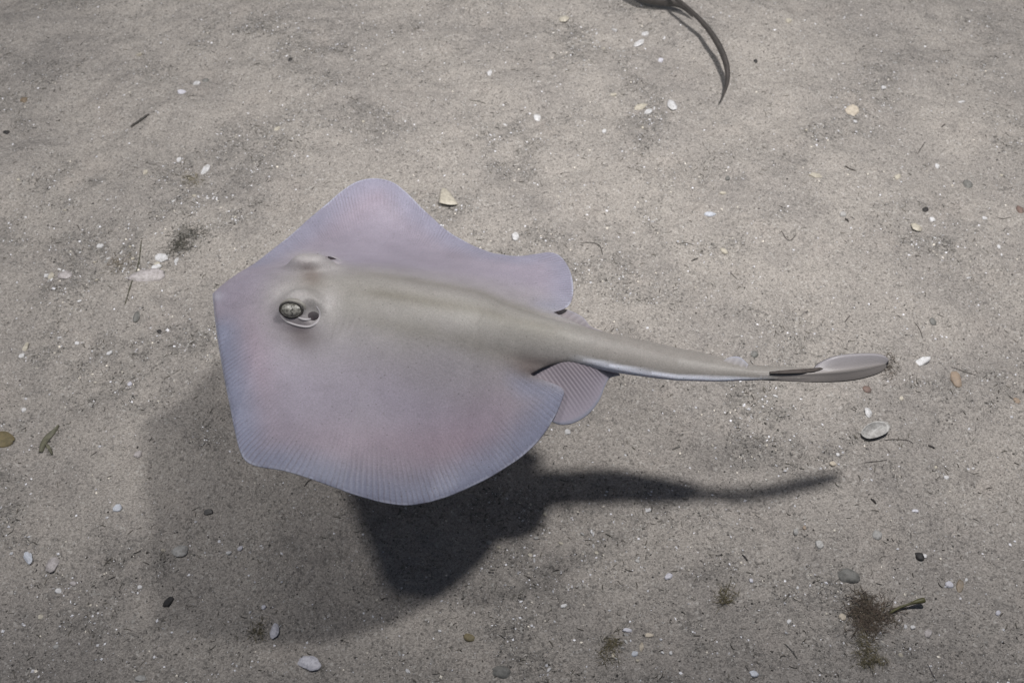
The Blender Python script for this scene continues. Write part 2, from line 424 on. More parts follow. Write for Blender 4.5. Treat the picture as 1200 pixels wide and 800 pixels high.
# rings just inside the edge so that it rounds off
nrm = np.roll(OUT, -1, 0)-np.roll(OUT, 1, 0); nrm = np.stack([nrm[:, 1], -nrm[:, 0]], -1); nrm /= np.linalg.norm(nrm, axis=1)[:, None]+1e-12
tst = OUT+nrm*0.0003
if inside(tst[:, 0], tst[:, 1], OUT).mean() < .5: nrm = -nrm
ring = OUT+nrm*0.00035; k = inside(ring[:, 0], ring[:, 1], OUT); ring = ring[k]
dr, _ = near_poly(ring[:, 0], ring[:, 1], OUT); ring = ring[dr > 0.00025]
PTS = np.concatenate([OUT, ring, np.stack([GX, GY], -1)]); nO = len(OUT)
edges = [(i, (i+1) % nO) for i in range(nO)]
res = delaunay_2d_cdt([Vector(p) for p in PTS.tolist()], edges, [], 1, 1e-7)
TV = np.array([v[:] for v in res[0]]); TF = np.array([f[:] for f in res[2]])
de, mi = near_poly(TV[:, 0], TV[:, 1], OUT)
OL = np.concatenate([[0], np.cumsum(np.linalg.norm(np.diff(OUT, axis=0), axis=1))])
OC = cast([440], [372], Wsurf)[0, :2]
tho = np.arctan2(OUT[:, 1]-OC[1], OUT[:, 0]-OC[0]); so = np.argsort(tho)
marg = np.interp(np.arctan2(TV[:, 1]-OC[1], TV[:, 0]-OC[0]), tho[so], np.convolve(np.pad(OL[so], 4, mode='edge'), np.ones(9)/9, 'valid'), period=None)
hh, dax, sax = body_top(TV[:, 0], TV[:, 1])
Wz = Wsurf(TV[:, 0], TV[:, 1])
edge = np.sqrt(np.clip(de/0.004, 0, 1))*0.0007
isT = sm(s_of(600), s_of(650), sax)*(dax < 1.25*np.interp(sax, TS, TW))
top = Wz+hh*np.where(de < 1e-5, 0, 1)*np.clip(np.sqrt(de/0.0015), 0, 1)**(1-isT)+edge
bot = Wz-0.45*np.maximum(hh, 0)*np.clip(np.sqrt(de/0.0015), 0, 1)-edge
U = np.clip(dax/(dax+de+1e-9), 0, 1)
on = de < 1e-6
# stitched top and underside: margin vertices shared
nv = len(TV); mapb = np.where(on, np.arange(nv), nv+np.cumsum(~on)-1)
Vb = np.stack([TV[~on][:, 0], TV[~on][:, 1], bot[~on]], -1)
VT = np.stack([TV[:, 0], TV[:, 1], np.where(on, Wz, top)], -1)
a, b, c = VT[TF[:, 0]], VT[TF[:, 1]], VT[TF[:, 2]]
up = ((b-a)[:, 0]*(c-a)[:, 1]-(b-a)[:, 1]*(c-a)[:, 0]) > 0
TF[~up] = TF[~up][:, ::-1]
BF = mapb[TF][:, ::-1]
# pigment, with some painted shade and rim light, laid out over the fish
px, py = project(VT)
fl = fbm(TV[:, 0]*28, TV[:, 1]*28, 5, 4); fs = fbm(TV[:, 0]*300, TV[:, 1]*300, 6, 3)
def C(*v): return np.array(v, float)
lav = C(.430, .383, .462); olive = C(.420, .396, .355); pink = C(.465, .368, .442); blue = C(.345, .36, .485); grey = C(.435, .402, .415); pale = C(.62, .58, .57)
col = np.tile(lav, (nv, 1))
def blend(c, f): 
    global col
    f = np.clip(f, 0, 1)[:, None]; col = col*(1-f)+c*f
def spot(cx, cy, rx, ry, ang=0):
    a = math.radians(ang); dx = px-cx; dy = py-cy
    u = (dx*math.cos(a)+dy*math.sin(a))/rx; v = (-dx*math.sin(a)+dy*math.cos(a))/ry
    return np.exp(-(u*u+v*v))
s_, d_ = sd(TV[:, 0], TV[:, 1])
blend(grey, sm(0.066, 0.026, dax+0.012*(fl-.5))*0.8*sm(.02, .07, sax))
blend(olive, 0.85*sm(0.038, 0.004, dax+0.014*(fl-.5))*sm(0.035, .085, sax))
blend(C(.27, .245, .195), 0.6*np.exp(-(dax/0.0042)**2)*sm(.2, .6, fl+.15)*sm(s_of(400), s_of(460), sax)*(1-sm(s_of(620), s_of(700), sax)))
blend(C(.28, .26, .22), 0.5*np.exp(-((dax-.019)/0.006)**2)*sm(s_of(400), s_of(460), sax)*(1-sm(s_of(600), s_of(680), sax)))
blend(pink, (spot(455, 520, 130, 26, 3)+spot(300, 420, 22, 60, -8)*.8+spot(560, 500, 70, 35, -30)*.8+spot(420, 235, 60, 22, -35)*.4)*0.75)
wingm = sm(0.012, 0.0, de)*(1-sm(s_of(590), s_of(640), sax))
blend(blue, 0.95*sm(0.024, 0.003, de)*(1-isT)*np.where(d_ > 0, 1, .55)*sm(.15, .5, U)*sm(.018, .034, dax))
blend(C(.62, .60, .70), .8*spot(254, 347, 6, 5))
blend(C(.12, .088, .092), 0.85*spot(354, 393, 23, 16, 15)+0.55*spot(361, 314, 12, 9, 30))  # smudges by the eyes: part brown skin, part shade put into the colour
blend(C(.255, .20, .17), 0.6*spot(366, 326, 13, 11, 20))  # between the eyes: skin colour mixed with painted shade
for q in range(4): blend(C(.24, .21, .20), .35*spot(392+q*9, 384-q*1.5, 12, 1.6, -72+q*5))  # gill creases drawn as dark lines, their shade put into the colour
blend(pale, 0.75*(spot(385, 354, 14, 16, 0)+spot(330, 345, 16, 12, -20)*.6+spot(392, 312, 14, 8, 20)*.8+spot(352, 345, 14, 8)*.8+spot(361, 301, 19, 6)*1.0))
blend(C(.19, .15, .14), 0.85*spot(618, 432, 26, 14, 18)+.5*spot(648, 425, 28, 7, 8))  # pit at the fin insertion: brown skin plus painted recess shade
tailm = sm(s_of(660), s_of(720), sax)
blend(C(.37, .338, .312), tailm*.75)
nearE = (d_ > 0)
eT = np.minimum(de/np.interp(sax, TS, TW), 1)
blend(C(.16, .12, .09), 0.7*sm(s_of(895), s_of(915), sax)*(1-nearE*1.0)*sm(.6, .9, 1-eT)*0)
# fine freckles
mot = fbm(TV[:, 0]*95, TV[:, 1]*95, 25, 4)
col = col*0.565*(0.90+0.20*mot[:, None])*(0.93+0.14*fl[:, None])*(0.95+0.10*fs[:, None])
blend(C(.43, .44, .53), 0.7*sm(0.0012, 0.0004, de)*(1-sm(s_of(575), s_of(600), sax)*(dax < .034))*sm(.2, .55, fbm(TV[:, 0]*90, TV[:, 1]*90, 15, 2)))  # bright margin rim: light in the translucent edge, painted into the colour
blend(C(.74, .75, .84), tailm*(1-sm(s_of(850), s_of(915), sax))*nearE*sm(.20, .07, eT)*(dax > 0.002))
tk = np.concatenate([(1-isT)*sm(.020, .034, dax)*sm(.35, .95, U)*sm(.048, .004, de), np.zeros(int((~on).sum()))])
colb = np.tile(C(.72, .71, .73), (int((~on).sum()), 1))
def skin_material():
    m, t, b = new_mat('ray_skin'); N = NB(t)
    co = N.n('ShaderNodeTexCoord').outputs['Object']
    c = N.n('ShaderNodeAttribute', attribute_name='pigment').outputs['Color']
    mg = N.n('ShaderNodeAttribute', attribute_name='margin').outputs['Fac']
    rb = N.n('ShaderNodeAttribute', attribute_name='ribs').outputs['Fac']
    jit = N.noise(co, 60, 2)
    ph = N.math('ADD', N.math('MULTIPLY', mg, 2*math.pi/0.0034), N.math('MULTIPLY', jit, 5.0))
    st = N.math('SINE', ph)
    st2 = N.math('MULTIPLY', N.math('POWER', N.math('MAXIMUM', st, 0.0), 2.0), rb)
    col = N.mix(N.math('MULTIPLY', N.math('MULTIPLY', st2, N.ramp(N.noise(co, 45, 3), .3, .7)), 0.50), c, (0.11, 0.09, 0.105))
    g = N.noise(co, 950, 3, 0.75)
    gv = N.math('ADD', N.math('MULTIPLY', g, 0.9), 0.55)
    col = N.mix(1.0, col, N.n('ShaderNodeCombineColor', {0: gv, 1: gv, 2: gv}).outputs[0], 'MULTIPLY')
    dots = N.n('ShaderNodeTexVoronoi', {'Vector': co, 'Scale': 420.0})
    dsel = N.n('ShaderNodeSeparateColor', {0: dots.outputs['Color']}).outputs[0]
    dm = N.math('MULTIPLY', N.ramp(dots.outputs['Distance'], 0.26, 0.12), N.ramp(dsel, 0.80, 0.93))
    col = N.mix(N.math('MULTIPLY', dm, 0.55), col, (0.08, 0.07, 0.07))
    N.link(col, b.inputs['Base Color'])
    b.inputs['Roughness'].default_value = 0.50; b.inputs['Specular IOR Level'].default_value = 0.36
    b.inputs['Subsurface Weight'].default_value = 0.12; b.inputs['Subsurface Radius'].default_value = (0.004, 0.003, 0.003)
    b.inputs['Subsurface Scale'].default_value = 1.0
    h = N.math('ADD', N.math('MULTIPLY', N.math('MULTIPLY', st, rb), -0.16), N.math('MULTIPLY', g, 0.30))
    bp = N.n('ShaderNodeBump', {'Height': h, 'Strength': 0.5, 'Distance': 0.0006}); N.link(bp.outputs[0], b.inputs['Normal'])
    return m
SKIN = skin_material()
base_c = at(520, 380, 0.0)
ray = bpy.data.objects.new('stingray', None); COL.objects.link(ray); ray.location = (0, 0, 0); ray.empty_display_size = 0.05
tag(ray, 'pale lavender grey stingray gliding just above the sand', 'stingray')
body = mesh_np('body', np.concatenate([VT, Vb]), np.concatenate([TF, BF]), SKIN, ray,
               {'pigment': np.concatenate([col, colb]), 'margin': np.concatenate([marg, marg[~on]]), 'ribs': tk})

def fan_fin(name, root, outer, zdrop, ribs, amp, colr, cole, nr=18, sub=6, bulge=0.0):
    """thin ray-ribbed fin between a root curve and an outer curve, both given as points"""
    n = ribs*sub+1
    R = np.asarray(root); O = np.asarray(outer)
    def rs(P):
        P = resample(P, 0.0005, False); l = np.concatenate([[0], np.cumsum(np.linalg.norm(np.diff(P, axis=0), axis=1))])
        q = np.linspace(0, l[-1], n); return np.stack([np.interp(q, l, P[:, j]) for j in range(3)], -1)
    R = rs(R); O = rs(O)
    V = []; cc = []
    for i in range(nr):
        t = i/(nr-1)
        P = R*(1-t)+O*t
        ph = np.arange(n)/sub*2*math.pi
        P = P.copy(); P[:, 2] += amp*np.cos(ph)*math.sin(math.pi*min(t*1.1, 1))**.7*np.linspace(.25, 1.15, n)**1.0 + bulge*math.sin(math.pi*t)
        V.append(P)
        f = t**1.5; dark = 0.5*(1-np.cos(ph))*0.24*np.linspace(.5, 1.2, n)*(1-abs(2*t-1)**4)
        cr = .72*(np.array(colr)*(1-f)+np.array(cole)*f)[None]*(1-dark)[:, None]
        if t > .97: cr = np.tile(np.array((.36, .37, .45)), (n, 1))
        cc.append(cr)
    V = np.array(V).reshape(-1, 3); cc = np.array(cc).reshape(-1, 3)
    Vd = V-np.array((0, 0, .0008)); m = len(V)
    I = np.arange(m).reshape(nr, n)
    f = np.stack([I[:-1, :-1], I[:-1, 1:], I[1:, 1:], I[1:, :-1]], -1).reshape(-1, 4)
    rim = np.concatenate([I[0], I[1:, -1], I[-1, -2::-1], I[-2:0:-1, 0]])
    r2 = np.roll(rim, -1); side = np.stack([rim, rim+m, r2+m, r2], -1)
    return mesh_np(name, np.concatenate([V, Vd]), np.concatenate([f, f[:, ::-1]+m, side]), FIN, ray, {'pigment': np.concatenate([cc, cc])})
FIN = attr_material('fin_skin', 0.45, 0.35, 0.10, 900, 0.15)
def wpts(px, dz):
    P = cast([p[0] for p in px], [p[1] for p in px], lambda x, y: Wsurf(x, y)+dz); return P
rt = np.concatenate([wpts([(594, 428), (622, 420)], -.0022), wpts([(655, 419), (680, 420), (705, 425)], .0030)])
ot = wpts([(646, 493), (657, 497), (672, 495), (689, 485), (702, 469), (709, 452), (715, 442), (727, 439)], -.006)
fan_fin('pelvic_fin', rt, ot, 0, 23, .00034, (.33, .285, .315), (.43, .385, .455), bulge=.001)
rt = wpts([(622, 372), (650, 378), (675, 384), (700, 392)], -.003)
ot = wpts([(636, 358), (662, 362), (682, 371), (692, 382), (706, 388)], -.008)
fan_fin('pelvic_fin', rt, ot, 0, 10, .0005, (.33, .29, .29), (.42, .385, .43), bulge=.001)

# tail fin: leaf-shaped blade with a raised mid rib
def leaf(name, mid, topc, botc, ct, cb, cm, dzm, dzt, dzb):
    n = 40; K = 7
    def rs(px, dz):
        P = np.concatenate([wpts([p], z) for p, z in zip(px, dz)]); P = resample(P, .0004, False); l = np.concatenate([[0], np.cumsum(np.linalg.norm(np.diff(P, axis=0), axis=1))])
        q = np.linspace(0, l[-1], n); return np.stack([np.interp(q, l, P[:, j]) for j in range(3)], -1)
    M = rs(mid, dzm); T = rs(topc, dzt); B = rs(botc, dzb); V = []; cc = []
    for k in range(-K, K+1):
        f = abs(k)/K; E = T if k < 0 else B
        P = M*(1-f)+E*f; P = P.copy(); P[:, 2] += .0012*math.exp(-(f/.15)**2)*np.sin(np.linspace(0.05, 1, n)*math.pi)**.5
        V.append(P); ce = np.array(ct if k < 0 else cb); cc.append(np.tile((np.array(cm)*(1-f**.6)+ce*f**.6)*.66, (n, 1)))
    V = np.array(V).reshape(-1, 3); cc = np.array(cc).reshape(-1, 3); m = len(V); I = np.arange(m).reshape(2*K+1, n)
    f = np.stack([I[:-1, :-1], I[1:, :-1], I[1:, 1:], I[:-1, 1:]], -1).reshape(-1, 4)
    rim = np.concatenate([I[0], I[1:, -1], I[-1, -2::-1], I[-2:0:-1, 0]]); r2 = np.roll(rim, -1)
    Vd = V+np.array((0, .0012, -.0004))
    return mesh_np(name, np.concatenate([V, Vd]), np.concatenate([f[:, ::-1], f+m, np.stack([rim, rim+m, r2+m, r2], -1)]), FIN, ray, {'pigment': np.concatenate([cc, cc])})
leaf('tail_fin', [(868, 438), (905, 439.5), (950, 438), (985, 436), (1015, 431.5), (1041, 425.5)],
     [(868, 436), (905, 437.5), (948, 435), (956, 429), (966, 423), (980, 418), (1000, 415.5), (1022, 415), (1034, 416.5), (1041, 420.5), (1041, 425.5)],
     [(868, 444), (895, 445.5), (930, 447), (960, 448), (990, 447), (1014, 443), (1034, 435.5), (1041, 425.5)],
     (.38, .355, .375), (.22, .195, .185), (.37, .335, .32), [.0018, .0022, .0024, .0024,   .0022, .004],
     [.0016, .002, .0022, .004, .007, .010, .0105, .0100, .0090, .0070, .004], [-.0004, -.0006, -.001, -.0025, -.004, -.004, -.001, .004])
def tube(name, P, rad, mat, parent, seg=8, flat=1.0, attrs=True, colr=None):
    P = np.asarray(P); n = len(P); T = np.gradient(P, axis=0); T /= np.linalg.norm(T, axis=1)[:, None]+1e-12
    up = np.array((0, 0, 1.0)); sd_ = np.cross(T, up); sd_ /= np.linalg.norm(sd_, axis=1)[:, None]+1e-9; u2 = np.cross(sd_, T)
    V = []
    for k in range(seg):
        a = 2*math.pi*k/seg; V.append(P+sd_*(np.cos(a)*rad)[:, None]*1.0+u2*(np.sin(a)*rad*flat)[:, None])
    V = np.array(V).transpose(1, 0, 2).reshape(-1, 3)
    I = np.arange(n*seg).reshape(n, seg); J = np.roll(I, -1, 1)
    f = np.stack([I[:-1], J[:-1], J[1:], I[1:]], -1).reshape(-1, 4)
    V = np.concatenate([V, P[:1], P[-1:]]); e0, e1 = n*seg, n*seg+1
    faces = [tuple(q) for q in f[:, ::-1].tolist()]+[(e0, int(I[0, k]), int(J[0, k])) for k in range(seg)]+[(e1, int(J[-1, k]), int(I[-1, k])) for k in range(seg)]
    at_ = {'pigment': np.tile(np.array(colr), (len(V), 1))} if colr is not None else None
    return mesh_np(name, V, faces, mat, parent, at_)
P = resample(wpts([(902, 436.5), (925, 435.5), (948, 434), (967, 430.5)], .0040), .001, False); t = np.linspace(0, 1, len(P))
tube('tail_spine', P, .0003+.0015*np.sin(math.pi*np.clip(t*.62+.2, 0, 1))**2, stone_mat((.06, .048, .043), rough=.7), ray, 8, .35)
rt = wpts([(846, 424), (855, 427), (864, 430), (875, 432)], .004)
ot = wpts([(852, 419.5), (860, 417.5), (868, 419), (877, 427)], .004)
fan_fin('dorsal_fin', rt, ot, 0, 4, .0003, (.36, .33, .32), (.42, .41, .45), nr=8)

# eyes and spiracles
def ellipsoid(name, c, r3, mat, parent, rz, tilt=0, seg=24, rng=14):
    V = []; f = []
    for i in range(rng+1):
        th = math.pi*i/rng
        for j in range(seg): 
            a = 2*math.pi*j/seg; V.append((r3[0]*math.sin(th)*math.cos(a), r3[1]*math.sin(th)*math.sin(a), r3[2]*math.cos(th)))
    for i in range(rng):
        for j in range(seg): k = (j+1) % seg; f.append((i*seg+j, (i+1)*seg+j, (i+1)*seg+k, i*seg+k))
    o = mesh_np(name, V, f, mat, parent); o.location = c; o.rotation_euler = (tilt, 0, rz); return o
def ring_tube(name, c, rx, ry, rad, mat, parent, rz, tilt, a0=0, a1=2*math.pi, taper=False, closed=True, colr=None, lift=None):
    n = 48; a = np.linspace(a0, a1, n); P = np.stack([rx*np.cos(a), ry*np.sin(a), 0*a], -1)
    if lift is not None: P[:, 2] += lift(a)
    r_ = np.full(n, rad) if not taper else rad*(.25+.75*np.sin(np.linspace(0, math.pi, n)))
    o = tube(name, P, r_, mat, parent, 8, 1.0, colr=colr); o.location = c; o.rotation_euler = (tilt, 0, rz); return o
RZ = math.atan2(AX[1], AX[0])
eye_m = stone_mat((.25, .24, .215), (.07, .065, .056), .25, 430, .5)
dark_m = stone_mat((.016, .014, .013), (.03, .026, .022), .35, 400)
hole_m = stone_mat((.035, .025, .030), (.02, .015, .018), .5, 300)
LID = attr_material('lid_skin', .45, .35, .12, 700)
def full_top(x, y): return Wsurf(x, y)+body_top(x, y)[0]
def on_skin(px, dz=0.0):
    P = cast([p[0] for p in px], [p[1] for p in px], full_top, .18); P[:, 2] += dz; return P
NE = on_skin([(341.5, 361.5)])[0]
FE = EP[1].copy(); FE[:2] -= LT*.0102; FE[2] = float(full_top(FE[:1], FE[1:2])[0])
for j, (c, tl) in enumerate(((NE, 40), (FE, -62))):
    sgn = 1 if j == 0 else -1; tl = math.radians(tl)
    e = ellipsoid('eye', Vector(c)-Vector((0, 0, .0012)), (.0074, .0048, .0034), eye_m, ray, RZ, tl)
    ring_tube('eye_ring', (0, 0, .0012), .0071, .0046, .0009, dark_m, e, 0, 0)
    # dark crinkled slit of the pupil over the ball
    a = np.linspace(-1, 1, 26); P = np.stack([.0010+.0007*np.sin(a*6), .0028*a, .0035*np.sqrt(np.clip(1-((.0010)/.0074)**2-(.0028*a/.0048)**2, 0, 1))], -1)
    tube('pupil', P, .00022*(.3+.7*np.cos(a*1.4)), dark_m, e, 6)
P = resample(on_skin([(328, 360), (329.5, 357), (333, 354.5), (340, 352.5), (349, 353.5), (356, 358), (358, 364)], .0002), .0006, False); t = np.linspace(0, 1, len(P))
tube('upper_lid', P, .0002+.0017*np.sin(math.pi*t)**.7, LID, ray, 8, .8, colr=(.235, .22, .20))
lid_px = {0: [(329, 370), (335, 376), (343, 379.5), (352, 382), (361, 383), (369, 380), (374, 373.5), (375, 366), (371, 359)],
          1: [(379, 303), (384, 301.5), (390, 302), (396, 304), (400, 307)]}
for j in range(2):
    hp = on_skin([SPX[j]])[0]; sgn = 1 if j == 0 else -1
    ellipsoid('spiracle', (hp[0], hp[1], hp[2]+.0001), (.0056, .0048, .0007), hole_m, ray, RZ+.5*sgn, math.radians(28)*sgn)
    P = resample(on_skin(lid_px[j], .0004), .0006, False); t = np.linspace(0, 1, len(P))
    tube('lower_lid', P, .0003+(.0008 if j == 0 else .0007)*np.sin(math.pi*np.clip(t*.9+.05, 0, 1))**.8, LID, ray, 8, .6, colr=(.33, .31, .32))
P = resample(on_skin([(349, 372), (355, 374.5), (361, 375), (366, 373)], .0006), .0006, False); t = np.linspace(0, 1, len(P))
tube('spiracle_fold', P, .0002+.0008*np.sin(math.pi*t), LID, ray, 8, .7, colr=(.36, .34, .35))

# ================================================================== THINGS LYING ON THE SEABED
def scale_at(px, py):
    P = at(px, py); return float((P-C0)@FW)/FPX
def ends(px, py, ln, ang):
    a = math.radians(ang); dx, dy = math.cos(a)*ln/2, math.sin(a)*ln/2
    A = at(px-dx, py-dy); B = at(px+dx, py+dy); d = B-A
    return at(px, py), math.atan2(d[1], d[0]), float(np.linalg.norm(d))
def cross_len(px, py, wd, ang):
    return ends(px, py, wd, ang+90)[2]
def shell_obj(name, L_, W_, H_, rgb, rgb2, seed, jag=0.12, cup=False, ribs=9):
    r = random.Random(seed); seg = 28; R = 7; V = []; f = []
    ph = [r.uniform(0, 6.28) for _ in range(4)]
    def rad(a): return 1+jag*(.5*math.sin(2*a+ph[0])+.45*math.sin(3*a+ph[1])+.35*math.sin(5*a+ph[2])+.22*math.sin(9*a+ph[3]))
    th = .0006
    for side in (0, 1):
        for i in range(R+1):
            t = i/R
            for j in range(seg):
                a = 2*math.pi*j/seg; q = t*rad(a)
                ecc = (1-t)*-0.22
                z = H_*(1-t*t)**.75 if not cup else H_*(t*t)
                z += .00012*math.sin(a*ribs)*t*(1-t)*4 + .00018*math.sin(t*14)*(0.4+t)
                V.append((L_*.5*(q*math.cos(a)+ecc), W_*.5*q*math.sin(a), z-(th if side else 0)))
        o = side*(R+1)*seg
        for i in range(R):
            for j in range(seg):
                k = (j+1) % seg; q = (o+i*seg+j, o+(i+1)*seg+j, o+(i+1)*seg+k, o+i*seg+k); f.append(q if side == 0 else q[::-1])
    e0 = R*seg; e1 = (R+1)*seg+R*seg
    for j in range(seg): k = (j+1) % seg; f.append((e0+j, e1+j, e1+k, e0+k))
    return mesh_np(name, V, f, stone_mat(rgb, rgb2, .45, 380, .4))
def chip_obj(name, L_, W_, H_, rgb, rgb2, seed, pts=9):
    r = random.Random(seed); V = []; f = []; an = sorted(r.uniform(0, 2*math.pi) for _ in range(pts))
    an = [2*math.pi*(i+r.uniform(-.32, .32))/pts for i in range(pts)]
    rr = [r.uniform(.74, 1.06) for _ in range(pts)]
    tx, ty = r.uniform(-.25, .25), r.uniform(-.25, .25)
    for lv, (sc, z) in enumerate(((.9, -.6), (1.0, .35), (.82, 1.0))):
        for a, q in zip(an, rr):
            x, y = L_*.5*q*sc*math.cos(a), W_*.5*q*sc*math.sin(a); V.append((x, y, H_*z+(x*tx+y*ty+r.uniform(-.05, .05)*H_)*(lv > 0)))
    V.append((L_*.05, 0, H_*1.12)); V.append((0, 0, -H_*.6))
    for l in range(2):
        for j in range(pts): k = (j+1) % pts; f.append((l*pts+j, l*pts+k, (l+1)*pts+k, (l+1)*pts+j))
    for j in range(pts): k = (j+1) % pts; f.append((2*pts+j, 2*pts+k, 3*pts)); f.append((k, j, 3*pts+1))
    return mesh_np(name, V, f, stone_mat(rgb, rgb2, .5, 420, .4), smooth=False)
def tri_obj(name, L_, W_, rgb, rgb2):
    # a wedge broken out of a bivalve: two straight breaks and a rounded growth edge, with growth ridges
    V = []; n, m = 9, 11
    for i in range(n):
        t = i/(n-1)
        for j in range(m):
            q = 2*j/(m-1)-1
            V.append((L_*(t*(1-.10*q*q+.06*q)-.5), W_*.5*q*(.12+.88*t**.8), .0022*math.sin(t*2.6)*(1-.5*q*q)+.00022*math.cos(t*34)+.0004))
    N_ = len(V); f = []
    V += [(x, y, z-.0008) for x, y, z in V]
    for i in range(n-1):
        for j in range(m-1):
            a = i*m+j; f.append((a, a+m, a+m+1, a+1)); f.append((N_+a, N_+a+1, N_+a+m+1, N_+a+m))
    rim = [j for j in range(m)]+[i*m+m-1 for i in range(1, n)]+[(n-1)*m+j for j in range(m-2, -1, -1)]+[i*m for i in range(n-2, 0, -1)]
    for a, b in zip(rim, rim[1:]+rim[:1]): f.append((a, b, b+N_, a+N_))
    return mesh_np(name, V, f, stone_mat(rgb, rgb2, .45, 380, .4))
def pebble_obj(name, L_, W_, H_, rgb, rgb2, seed, rough=.30):
    seg, R = 18, 11; V = []; f = []
    for i in range(R+1):
        th = math.pi*i/R
        for j in range(seg):
            a = 2*math.pi*j/seg; n = (math.sin(th)*math.cos(a), math.sin(th)*math.sin(a), math.cos(th))
            q = 1+rough*2*(float(fbm(np.array([n[0]*1.6+n[2]*.7+seed]), np.array([n[1]*1.6+n[2]*.9]), seed % 97, 3)[0])-.5)
            V.append((n[0]*L_*.5*q, n[1]*W_*.5*q, n[2]*H_*q))
    for i in range(R):
        for j in range(seg): k = (j+1) % seg; f.append((i*seg+j, (i+1)*seg+j, (i+1)*seg+k, i*seg+k))
    return mesh_np(name, V, f, stone_mat(rgb, rgb2, .6, 320))
WHITE = ((.58, .57, .58), (.40, .39, .38)); LAV = ((.53, .52, .565), (.38, .37, .41)); CREAM = ((.46, .42, .35), (.32, .29, .235))
ROSE = ((.42, .385, .385), (.28, .255, .245)); BUFF = ((.50, .44, .36), (.36, .31, .25)); ORANGE = ((.29, .22, .165), (.23, .18, .14))
RED = ((.18, .12, .10), (.13, .10, .09)); GREY = ((.17, .165, .155), (.11, .108, .10)); BLACK = ((.022, .02, .02), (.04, .036, .034))
BLUE = ((.51, .53, .58), (.38, .39, .43)); BROWN = ((.20, .15, .10), (.13, .10, .07)); YEL = ((.19, .155, .09), (.14, .12, .07)); LGREY = ((.36, .35, .34), (.24, .23, .22))
